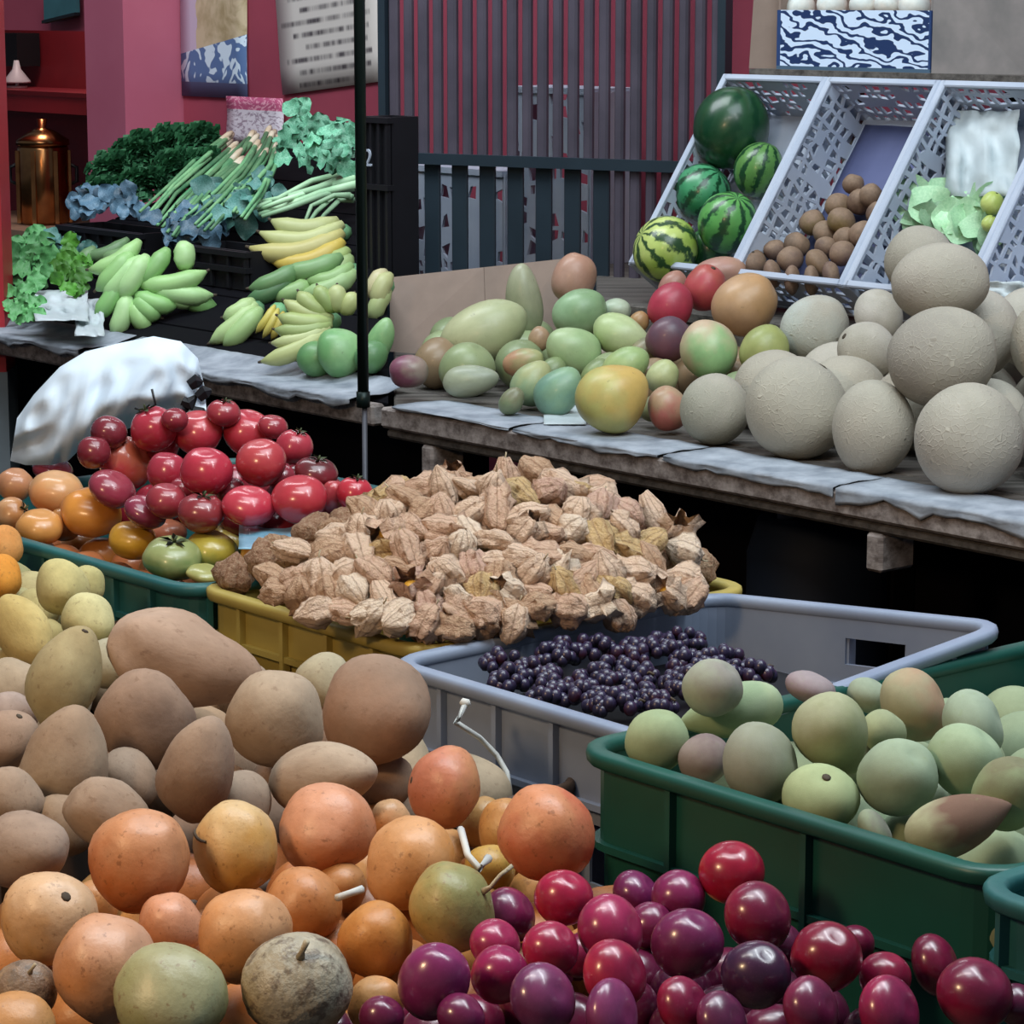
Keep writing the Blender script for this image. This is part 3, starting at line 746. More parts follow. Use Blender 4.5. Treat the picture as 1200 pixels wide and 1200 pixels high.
for nm, x0, x1, m_ in (('open_flap', f1 + .002, f2, M['cardg']), ('open_flap', e0, f0 - .002, M['card'])):
    h_ = zt - lb.z + .06; g = G(); y0, y1 = (b0 + .0, b0 + .03) if nm else 0
    q0, q1 = (x0, x1); sk = .03 if x0 > f0 else -.02
    g.hexa([AB(q0, b0 + .002, lb.z), AB(q0, b0 + .006, lb.z), AB(q1, b0 + .045, lb.z), AB(q1, b0 + .041, lb.z), AB(q0 + (0 if sk > 0 else 0.012), b0 + .002, lb.z + h_), AB(q0 + (0 if sk > 0 else .012), b0 + .006, lb.z + h_), AB(q1 + (sk if sk > 0 else 0), b0 + .045, lb.z + h_), AB(q1 + (sk if sk > 0 else 0), b0 + .041, lb.z + h_)])
    g.build(nm, m_, fb, False, L0)
hp = AB(f1 + (f2 - f1) * .72, b0 + .028, lb.z + .02)
for k, (px, py, r_, lab) in enumerate(((938, 8, 17, 'pale round onion at the left end of the printed fruit box'), (975, 6, 18, 'pale round onion second from left in the printed fruit box'), (1012, 6, 17, 'pale round onion in the middle of the printed fruit box'), (1040, 6, 16, 'pale round onion right of the middle in the printed fruit box'), (1072, 8, 20, 'largest pale onion at the right end of the printed fruit box'))):
    p = at_b(px, py, b0 + .04); m_ = mpp(p); fruit('onion', 'onion0', p, r_ * m_, r_ * m_ * .9, orient(10 * k - 20, 20, 0), '#d8cfc0', '#c9d0cc', lab, 'onion', 'onions in the printed fruit box')

# behind the gate and beside the post
def white_stack(px0, px1, py0, py1, b, label):
    p0, p1 = at_b(px0, py1, b), at_b(px1, py1, b); w = (p1 - p0).length; z0, z1 = p0.z, at_b((px0 + px1) / 2, py0, b).z
    rt = root('white_crate', p0, label, 'crate'); rt.rotation_euler = (0, 0, YAW)
    o = lattice(w, z1 - z0, .03, lambda u, v: Vector((u, 0, v)), px0, .7).build('front_panel', M['white'], rt); mm = o.modifiers.new('thick', 'SOLIDIFY'); mm.thickness = .006
    for x in (0, w): G().box((x, .06, (z1 - z0) / 2), .008, .12, z1 - z0).build('side_panel', M['white'], rt)
    for z in (0, z1 - z0): G().box((w / 2, .06, z), w, .13, .012).build('rim_bar', M['white'], rt)
def support(px, b, py, label, wid=.5):
    p = at_b(px, py, b); rt = root('black_stand', AB(ab(p)[0], b + .06, 0), label, 'stand')
    G().box((0, 0, p.z - .012), wid, .14, .02, DA, DB).build('top', M['black'], rt)
    for s in (-1, 1): G().box(DA * (s * wid * .46) + Vector((0, 0, (p.z - .02) / 2)), .03, .12, p.z - .02, DA, DB).build('leg', M['black'], rt)
white_stack(478, 590, 200, 330, .98, 'white lattice crate standing behind the left of the gate'); 
white_stack(596, 690, 106, 330, 1.0, 'tall white lattice crate standing behind the middle of the gate')
support(580, .98, 334, 'low black stand behind the gate under white crates', .62)
def blackbox(px0, px1, py0, py1, b, d, label, name='black_crate'):
    p0, p1 = at_b(px0, py1, b), at_b(px1, py1, b); z1 = at_b((px0 + px1) / 2, py0, b).z; z0 = (p0.z + p1.z) / 2; w = (p1 - p0).length
    rt = root(name, p0, label, 'crate'); rt.rotation_euler = (0, 0, YAW); H = z1 - z0
    for nm, c_, s_ in (('front_panel', (w / 2, 0, H / 2), (w, .008, H)), ('back_panel', (w / 2, d, H / 2), (w, .008, H)), ('side_panel', (0, d / 2, H / 2), (.008, d, H)), ('side_panel', (w, d / 2, H / 2), (.008, d, H)), ('base', (w / 2, d / 2, .005), (w, d, .008))):
        G().box(c_, *s_).build(nm, M['black'], rt)
    n = max(3, int(w / .05))
    for k in range(n + 1): G().box((w * k / n, -.007, H / 2), .007, .008, H * .92).build('rib', M['black'], rt)
    for z in (H, H * .6): G().box((w / 2, -.006, z - .006), w + .016, .016, .01).build('rim_bar', M['black'], rt)
    return rt
bc = blackbox(432, 459, 135, 330, .5, .06, 'upright black crate with a white numeral behind the steel post')
tx = bpy.data.curves.new('numeral', 'FONT'); tx.body = '2'; tx.size = .045; tx.extrude = .0015; tx.materials.append(M['white'])
to = link(bpy.data.objects.new('numeral', tx)); to.parent = bc; pq = at_b(434, 194, .5) - bc.location
to.location = (pq.dot(DA) + .0, -.013, pq.z); to.rotation_euler = (R(90), 0, 0)
me = bpy.data.meshes.new_from_object(to); link(bpy.data.objects.new('numeral_mesh', me)); nm_ = COL.objects['numeral_mesh']
nm_.parent = bc; nm_.location = to.location; nm_.rotation_euler = to.rotation_euler; bpy.data.objects.remove(to); nm_.name = 'numeral'

# ------------------------------------------------------------------ front counter and crates
OY = at_z(245, 685, .85); OT = at_z(240, 690, .85)
SAP = Vector((-.657, 2.537, 0))
ct = root('market_counter', AB(.5, .2, 0, SAP), 'dark wooden market counter carrying the fruit crates', 'counter')
def cslab(a0, a1, b0, b1, z0, z1): return G().box(AB((a0 + a1) / 2, (b0 + b1) / 2, (z0 + z1) / 2, SAP) - ct.location, a1 - a0, b1 - b0, z1 - z0, DA, DB)
for k in range(8): cslab(-1.1, 1.62, -.42 + k * .175, -.42 + k * .175 + .17, .6, .63).build('plank', M['plank'], ct)
for a in (-1.0, .3, 1.5):
    for b in (-.36, .9): cslab(a, a + .06, b, b + .06, 0, .6).build('leg', M['plank'], ct)
cslab(-1.1, 1.62, .98, .995, .1, .62).build('skirt', M['shade_black'], ct)
tl = OT - DA * .665
crate('plastic_crate', tl, .64, .5, .85, .21, M['teal'], 'teal crate heaped with tomatoes and oranges', band=.05, slots=False)
crate('plastic_crate', OY, .36, .42, .85, .21, M['yellow'], 'shallow yellow crate heaped with papery ground cherries', band=.05)
OG = at_z(470, 772, .85)
crate('plastic_crate', OG, .37, .4, .85, .2, M['greyc'], 'grey crate of dark grapes with a handle slot in its far side', corners=(0, .0, .04, .006), band=.075, handle=(2, .6, .15))
OP = at_z(690, 872, .868)
crate('plastic_crate', OP, .42, .62, .868, .225, M['green'], 'dark green crate filled with fuzzy green peaches', corners=(0, 0, .01, .0), band=.075, slots=False, rib=.11)
crate('plastic_crate', at_z(1156, 1036, .87), .4, .5, .87, .22, M['teal'], 'teal crate whose corner shows at the lower right beside the plums', band=.05, slots=False)
crate('plastic_crate', AB(0, 0, 0, SAP), .64, .4, .79, .155, M['brownc'], 'brown crate buried under the heaped sapotes', slots=False, lip=.006)
crate('plastic_crate', AB(.66, -.3, 0, SAP), .35, .52, .775, .14, M['brownc'], 'brown crate buried under the heaped orange granadillas', slots=False, lip=.006)
crate('plastic_crate', AB(1.035, -.32, 0, SAP), .5, .53, .765, .13, M['brownc'], 'brown crate buried under the heaped plums', slots=False, lip=.006)
crate('plastic_crate', AB(-.4, 0, 0, SAP), .37, .42, .79, .155, M['brownc'], 'brown crate under the yellow-green fruit at the left', slots=False, lip=.006)
def boxed(o, a0, a1, b0, b1, zp, zlo=.8, zhi=1.0):
    """centre of a fruit seen at px, py: the height nearest zp that keeps it inside the crate"""
    def f(px, py, off=0):
        best = None; z = zlo
        while z < zhi:
            p = at_z(px, py, z); a, b = ab(p, o)
            bad = max(0, a0 - a) + max(0, a - a1) + max(0, b0 - b) + max(0, b - b1)
            s = bad * 4 + abs(z - zp - off)
            if best is None or s < best[0]: best = (s, p)
            z += .004
        return best[1]
    return f
flat = lambda z: (lambda px, py, off=0: at_z(px, py, z + off))

# ------------------------------------------------------------------ sapotes
S1, S2, S3, S4, S5 = '#a88a72', '#8c705c', '#b59e80', '#a3976f', '#b3906e'
rows = [
 (213, 773, 56, 86, -72, 10, .03, '#a5836a', '#b79880', 'sapote_long', None, 'longest sapote, angular and pinkish brown, on top below the yellow crate'),
 (172, 845, 57, 58, 140, 30, .01, '#a0826c', '#7c6252', 'sapote', 'scar', 'round brown sapote below the long angular one, dark stem end to the right'),
 (78, 891, 56, 64, 10, 20, 0, '#b39c84', '#a3876e', 'sapote_heart', None, 'pale tan heart-shaped sapote left of the round brown one'),
 (233, 899, 48, 61, 15, 20, .02, '#8d7260', '#a78c76', 'sapote_heart', None, 'dark brown heart-shaped sapote in the middle of the heap'),
 (322, 842, 58, 56, 60, 30, .01, '#a68a70', '#b39b82', 'sapote', 'scar', 'round tan sapote touching the big one beside the grey crate'),
 (443, 836, 63, 67, 20, 20, .03, '#a87f64', '#9a7c68', 'sapote', None, 'biggest round sapote, leaning by the corner of the grey crate'),
 (378, 910, 44, 67, 80, 15, .0, '#a68d76', '#b8a088', 'sapote_heart', None, 'wide tan sapote below the biggest round one, above the orange fruit'),
 (130, 957, 42, 56, -60, 10, -.012, '#9c8068', '#a88e78', 'sapote_long', None, 'brown sapote behind the deep orange granadilla'),
 (30, 997, 46, 52, 80, 25, -.01, '#98806e', '#a58c7a', 'sapote', 'scar', 'lowest brown sapote at the left, stem scar facing out'),
 (8, 868, 36, 38, 30, 20, 0, '#aa8a74', '#a58872', 'sapote', 'scar', 'brown sapote cut by the left picture edge beside the tan heart one'),
 (150, 917, 36, 40, -40, 10, -.03, '#9a806a', '#a68c76', 'sapote', None, 'brown sapote wedged under the round one and the dark heart one'),
 (283, 938, 38, 34, 40, 10, -.015, '#a08872', '#a88e78', 'sapote', None, 'small brown sapote just above the split yellow granadilla'),
 (378, 800, 34, 36, 20, 10, -.005, '#a69878', '#b0a284', 'sapote', None, 'olive tan sapote half hidden behind the biggest round one'),
 (132, 778, 34, 32, 0, 10, -.02, '#a8a082', '#b0a88c', 'sapote', None, 'pale sapote peeking out left of the long angular one'),
 (18, 806, 40, 34, 70, 10, -.01, '#a89276', '#b09a80', 'sapote_heart', None, 'brown sapote at the left below the yellow-green fruit'),
 (14, 838, 30, 26, 20, 10, -.02, '#a48c80', '#ae968a', 'sapote', None, 'pinkish sapote at the left edge under the olive pear-shaped fruit'),
 (10, 938, 40, 38, 30, 10, -.012, '#a0866e', '#a88e76', 'sapote', None, 'tan sapote at the left edge between the heart one and the lowest one'),
 (75, 968, 40, 36, 60, 10, -.035, '#94785e', '#9c826a', 'sapote', None, 'shaded sapote under the pale tan heart-shaped one'),
 (452, 918, 34, 34, 20, 10, -.03, '#96765e', '#9e8068', 'sapote', None, 'shaded sapote under the biggest round one by the grey crate'),
 (282, 808, 30, 36, 50, 10, -.03, '#a0846c', '#a98e78', 'sapote', None, 'brown sapote tucked right under the long angular one'),
]
it = pile('sapote', 'sapote', 'brown sapotes in the heap', rows, flat(.845), tone=(.95, .14))
filler('sapote', 'sapote', 'brown sapotes in the heap', 'brown sapote low in the heap', it, 'sapote', [S1, S2, S3, S5], SAP, .0, .62, .0, .4, .045, lambda p: .775, .088, tone=(.95, .14))
rows = [
 (72, 688, 31, 34, -10, 20, .02, '#c9bd86', '#bdb27c', 'sapote', None, 'small pale yellow-green fruit on top beside the teal crate'),
 (100, 686, 22, 24, 60, 10, .0, '#beb480', '#b0a874', 'sapote', None, 'pale fruit half hidden right of the topmost yellow-green one'),
 (103, 726, 31, 30, 40, 20, .0, '#bdb582', '#c4bc8c', 'sapote', None, 'round yellow-green fruit above the long angular sapote'),
 (26, 737, 35, 45, -25, 10, .01, '#cbb77c', '#b8a268', 'sapote_heart', None, 'large yellow pear-shaped fruit at the left edge above the sapotes'),
 (77, 790, 45, 60, 25, 10, .01, '#ada07a', '#9a8a66', 'sapote_heart', 'scar', 'olive pear-shaped fruit leaning over the sapotes at the left'),
 (4, 640, 24, 24, 0, 10, .0, '#d39a5c', '#c98a4c', 'sapote', None, 'orange-tan fruit at the left edge below the ornate orange'),
 (2, 676, 24, 26, 0, 10, .0, '#d9963f', '#d08a38', 'sapote', None, 'orange fruit at the left edge above the large yellow one'),
 (52, 752, 28, 28, 0, 10, -.03, '#b7ac78', '#a89c6c', 'sapote', None, 'yellow-green fruit wedged behind the olive pear-shaped one'),
 (12, 785, 26, 26, 0, 10, -.03, '#b0a070', '#a89868', 'sapote', None, 'yellow-green fruit at the left below the large yellow one'),
 (45, 715, 26, 26, 0, 10, -.025, '#b5aa74', '#a89c6c', 'sapote', None, 'yellow-green fruit under the topmost pale one'),
]
ym = pile('yellow_mango', 'mango', 'yellow-green fruit at the left', rows, flat(.86))

filler('yellow_mango', 'mango', 'yellow-green fruit at the left', 'yellow-green fruit low down', ym, 'sapote', ['#a89e70', '#b0a478'], SAP, -.36, .06, .0, .42, .04, lambda p: .80, .084, None, (-60, 95))
# ------------------------------------------------------------------ granadillas
rows = [
 (163, 1008, 60, 61, 20, 30, .02, '#c06c36', '#d0946a', 'granadilla', None, 'deep orange granadilla at the left below the brown sapotes'),
 (276, 994, 50, 57, 0, 10, .015, '#cf9c4c', '#d8b684', 'granadilla', 'crack', 'yellow granadilla with a split cap beside the deep orange one'),
 (383, 972, 57, 53, -20, 35, .02, '#cd7f50', '#d89a78', 'granadilla', None, 'orange-red wrinkled granadilla below the wide tan sapote'),
 (520, 923, 49, 42, -75, 20, .02, '#cf9166', '#c47a5e', 'granadilla', 'scar', 'topmost pale orange granadilla near the grey crate'),
 (481, 1012, 57, 51, -60, 20, .01, '#cd8c4c', '#d8a06c', 'granadilla', None, 'orange granadilla under the topmost one, stalk at its right'),
 (640, 978, 56, 60, -30, 30, .02, '#c4553e', '#d28c62', 'granadilla', None, 'reddest granadilla, at the corner of the green crate'),
 (596, 975, 36, 42, -20, 10, -.01, '#c99a5c', '#c08a50', 'granadilla', None, 'yellowish granadilla half hidden behind the reddest one'),
 (530, 1063, 55, 47, 60, 25, .01, '#bd9c5c', '#96945e', 'granadilla', 'longstem', 'yellow-green granadilla with a dry stalk above the purple plum'),
 (440, 1102, 44, 46, 10, 10, -.01, '#c47a36', '#c98844', 'granadilla', None, 'shaded orange granadilla left of the yellow-green one'),
 (58, 1076, 58, 53, 40, 40, .01, '#d29a56', '#dcb690', 'granadilla', 'scar', 'scarred orange granadilla at the far left above the front row'),
 (125, 1135, 66, 56, 60, 35, .015, '#cb8b58', '#d6a484', 'granadilla', None, 'large pale orange granadilla behind the green one'),
 (200, 1084, 40, 36, 40, 20, -.005, '#cc845a', '#d89a78', 'granadilla', None, 'small pinkish orange granadilla below the deep orange one'),
 (287, 1096, 57, 55, 50, 30, .02, '#d69256', '#dba476', 'granadilla', None, 'smooth light orange granadilla in the middle of the heap'),
 (200, 1168, 67, 56, 10, 40, .015, '#97965e', '#a9a880', 'granadilla', None, 'green granadilla at the very front of the heap'),
 (348, 1153, 66, 56, 10, 45, .015, '#9a8868', '#b0a894', 'granadillam', 'stem', 'mottled grey-brown granadilla at the front with a dry stem'),
 (355, 1062, 46, 46, -30, 20, -.012, '#b9743c', '#c88a58', 'granadilla', None, 'dark orange granadilla in shade behind the smooth light one'),
 (30, 1160, 38, 34, 20, 40, .0, '#b09068', '#8a7460', 'granadillam', 'stem', 'brown blotched granadilla at the left edge in the front row'),
 (20, 1200, 45, 28, 20, 40, .0, '#d09a60', '#c9925a', 'granadilla', None, 'orange granadilla at the bottom left corner'),
 (440, 1178, 34, 34, 0, 20, -.01, '#d0904a', '#d89c60', 'granadilla', None, 'orange granadilla at the front beside the darkest small plum'),
 (457, 960, 24, 24, 30, 20, -.02, '#cf9260', '#d8a87c', 'granadilla', None, 'small orange granadilla under the topmost pale one'),
 (225, 1112, 26, 26, 0, 10, -.03, '#c87444', '#d08454', 'granadilla', None, 'small orange granadilla wedged left of the smooth light one'),
 (566, 965, 26, 32, 10, 10, -.02, '#c39a60', '#b88c54', 'granadilla', None, 'yellowish granadilla deep between the topmost and reddest ones'),
 (575, 1018, 30, 28, 40, 10, -.02, '#b9923e', '#c09a4c', 'granadilla', 'longstem', 'olive granadilla with a white stalk left of the reddest one'),
 (400, 1040, 30, 30, 40, 10, -.02, '#b0703c', '#c08a58', 'granadilla', None, 'shaded granadilla under the orange-red wrinkled one'),
 (110, 1060, 30, 30, 40, 10, -.03, '#b0703c', '#c08a58', 'granadilla', None, 'shaded granadilla right of the scarred orange one'),
]
it = pile('granadilla', 'granadilla', 'granadillas in the front heap', rows, flat(.825), tone=(.93, 0))
filler('granadilla', 'granadilla', 'granadillas in the front heap', 'orange granadilla low down', it, 'granadilla', ['#b5743c', '#c08a50', '#a8683a'], SAP, .6, 1.03, -.3, .26, .032, lambda p: .77, .066, tone=(.93, 0))

# ------------------------------------------------------------------ plums
P1, P2, P3, P4 = '#a81c3c', '#7a1a48', '#4a1c40', '#8e2a58'
rows = [
 (660, 1052, 35, 32, 20, 30, .01, '#b5213c', '#9c1c40', 'plum', None, 'bright red plum at the top left below the reddest granadilla'),
 (596, 1073, 34, 29, 60, 20, -.01, '#5a1c40', '#742048', 'plum', None, 'dark purple plum next to the yellow-green granadilla'),
 (715, 1090, 43, 35, 70, 30, .012, '#8a1e4c', '#9c2a54', 'plum', None, 'broad magenta plum right below the bright red top left one'),
 (580, 1106, 31, 27, 40, 30, .0, '#a02a58', '#962650', 'plum', None, 'small magenta plum under the dark purple one at the left'),
 (585, 1142, 34, 35, 20, 20, .0, '#a01c4c', '#8c2050', 'plum', None, 'magenta plum right of the large purple one in the left front'),
 (645, 1112, 34, 31, 40, 30, .005, '#aa2048', '#962044', 'plum', None, 'crimson plum between the two magenta ones'),
 (508, 1150, 42, 48, 20, 20, .01, '#6a2050', '#7c2a5c', 'plum', None, 'large purple plum at the left end of the heap'),
 (636, 1170, 43, 31, 60, 40, .005, '#5e2c54', '#74345c', 'plum', None, 'dull violet plum in the front row left of the red one'),
 (720, 1142, 43, 33, 70, 35, .015, '#b02840', '#8c1c40', 'plum', None, 'shiny red plum in the front below the broad magenta one'),
 (717, 1190, 44, 24, 80, 30, .0, '#6e2c58', '#843a66', 'plum', None, 'violet plum at the bottom edge under the shiny red one'),
 (447, 1192, 27, 25, 30, 20, -.005, '#541838', '#641c40', 'plum', None, 'darkest small plum at the front left end of the heap'),
 (857, 1022, 39, 36, 0, 30, .015, '#b01c34', '#8e1430', 'plum', None, 'topmost red plum, against the green crate'),
 (888, 1074, 43, 37, 60, 30, .015, '#841a38', '#6a1838', 'plum', None, 'dark red plum with streaky shine under the topmost one'),
 (805, 1106, 43, 42, 20, 30, .01, '#581a40', '#6c2450', 'plum', None, 'large dark purple plum in the middle of the heap'),
 (886, 1142, 41, 40, 20, 40, .01, '#301a3c', '#40203c', 'plum', None, 'blackish navy plum below the streaky dark red one'),
 (968, 1121, 42, 41, 20, 40, .012, '#8c1634', '#74142f', 'plum', None, 'round crimson plum in front of the green crate'),
 (1142, 1165, 46, 40, 30, 35, .01, '#82163a', '#6a1838', 'plum', None, 'rightmost large crimson plum below the teal crate corner'),
 (1037, 1145, 31, 29, 20, 20, -.005, '#9a1a3c', '#7e1838', 'plum', None, 'red plum between the round crimson and rightmost large ones'),
 (1096, 1131, 38, 26, 70, 20, -.01, '#5a1430', '#701838', 'plum', None, 'dark plum behind the rightmost large crimson one'),
 (950, 1182, 39, 28, 70, 35, .005, '#7a2446', '#682244', 'plum', None, 'dull plum at the bottom under the round crimson one'),
 (1042, 1186, 44, 30, 70, 35, .01, '#961c48', '#7e2048', 'plum', None, 'magenta plum at the bottom under the small red one'),
 (800, 1178, 36, 25, 60, 35, .0, '#8e1c3c', '#7a1c3e', 'plum', None, 'crimson plum at the bottom below the large dark purple one'),
 (846, 1196, 36, 24, 60, 35, -.002, '#6a2848', '#5a2444', 'plum', None, 'dusky plum at the bottom edge below the blackish one'),
 (745, 1048, 30, 24, 50, 20, -.01, '#5c1a44', '#6c2050', 'plum', None, 'purple plum behind the broad magenta one'),
 (795, 1052, 33, 32, 50, 20, -.002, '#6e1c4a', '#7c2452', 'plum', None, 'purple plum left of the topmost red one'),
 (1192, 1178, 26, 24, 50, 20, -.005, '#4a1430', '#5c1838', 'plum', None, 'dark plum cut by the right picture edge'),
 (1000, 1108, 24, 26, 50, 20, -.02, '#5a1434', '#6a1838', 'plum', None, 'dark plum half hidden right of the round crimson one'),
 (762, 1085, 28, 28, 50, 20, -.015, '#641a44', '#702048', 'plum', None, 'purple plum behind the large dark purple one'),
 (540, 1192, 30, 26, 50, 20, -.005, '#5a1a40', '#6a2048', 'plum', None, 'purple plum at the bottom under the large purple one'),
 (915, 1108, 28, 26, 50, 20, -.015, '#4a1838', '#5a1c3c', 'plum', None, 'dark plum wedged right of the blackish navy one'),
 (680, 1120, 26, 26, 50, 20, -.02, '#7a1a40', '#701c40', 'plum', None, 'plum deep between the crimson and the shiny red one'),
]
it = pile('plum', 'plum', 'plums in the front heap', rows, flat(.828), lim=.03)
filler('plum', 'plum', 'plums in the front heap', 'dark plum low down', it, 'plum', ['#4a1430', '#5c1838', '#6a1838'], SAP, .95, 1.53, -.32, .2, .022, lambda p: .782, .046)

# ------------------------------------------------------------------ peaches
g1, g2, g3, g4 = '#a9bd92', '#9db38a', '#b6c4a0', '#a8b49a'
rows = [
 (770, 868, 37, 38, 10, 20, 0, '#b4c796', '#a5b888', 'peach', None, 'pale green peach at the left corner of the green crate'),
 (835, 806, 35, 35, 40, 20, 0, '#adb69c', '#a09a90', 'peach', None, 'grey-green peach highest at the back left by the grapes'),
 (862, 833, 34, 58, 75, 15, .01, '#a4bd8e', '#b0c49a', 'peach_point', None, 'long green peach lying sideways below the highest one'),
 (825, 890, 30, 31, 30, 10, -.01, '#a3948c', '#8f7a78', 'peach', None, 'dull pinkish peach squeezed beside the pale corner one'),
 (890, 895, 50, 43, 80, 15, 0, '#a3a894', '#9a9e82', 'peach', None, 'large greyish peach by the front rim, left of the one with a leaf scar'),
 (975, 859, 46, 48, -30, 15, .02, '#a3a878', '#b4b890', 'peach_point', None, 'pointed olive peach on top in the middle, purple tip up'),
 (950, 806, 31, 18, 20, 10, .0, '#a08a90', '#a8989a', 'peach', None, 'pinkish purple peach behind the pointed olive one'),
 (1018, 815, 26, 20, 30, 10, .0, '#a9b79c', '#a0ae94', 'peach', None, 'small grey-green peach behind, left of the blushed back one'),
 (1070, 826, 45, 37, 70, 15, .01, '#b3ae88', '#c09a78', 'peach', None, 'peach with orange blush at the back of the crate'),
 (1035, 858, 28, 26, 40, 10, 0, '#b0ba8c', '#a4ae84', 'peach', None, 'small yellow-green peach right of the pointed olive one'),
 (1140, 850, 44, 34, 70, 15, .01, '#a5b79c', '#aebfa4', 'peach', None, 'grey-green peach at the back right against the dark green wall'),
 (1052, 911, 46, 48, 30, 40, 0, '#9cb094', '#a8bc9c', 'peach', None, 'big cool green peach with a dimple in the middle'),
 (1130, 891, 47, 42, 40, 20, .01, '#a3ba92', '#b0c69c', 'peach', None, 'smooth bright green peach right of the dimpled one'),
 (961, 936, 46, 38, 10, 40, 0, '#a9ba84', '#b6c690', 'peach', 'scar', 'yellow-green peach with a dark leaf scar by the front rim'),
 (1025, 974, 29, 17, 60, 10, -.012, '#98a586', '#8c8c7c', 'peach', None, 'low shaded peach at the front rim, right of the leaf scar one'),
 (1118, 967, 37, 61, -108, 10, .0, '#8c6a58', '#b8ba90', 'peach_point', None, 'pointed peach with red-brown blush at the front right'),
 (1182, 930, 42, 46, 20, 20, .01, '#9fb382', '#8c8a68', 'peach', None, 'green peach at the right picture edge above the blushed pointed one'),
 (1000, 895, 24, 30, 20, 20, -.03, '#98a888', '#8c9a80', 'peach', None, 'shaded peach deep under the pointed olive one'),
 (1085, 940, 26, 30, 20, 20, -.035, '#98a888', '#8c9a80', 'peach', None, 'shaded peach deep under the big dimpled one'),
 (915, 930, 24, 24, 20, 20, -.03, '#98a888', '#8c9a80', 'peach', None, 'shaded peach deep behind the front rim'),
]
it = pile('peach', 'peach', 'green peaches in the crate', rows, boxed(OP, .045, .37, .035, .56, .88, .82, .985), tone=(.88, .15))
filler('peach', 'peach', 'green peaches in the crate', 'green peach low down', it, 'peach', ['#98aa86', '#a3b48c'], OP, .01, .42, .01, .6, .034, lambda p: .815, .07, None, (-30, 1420), tone=(.88, .15))

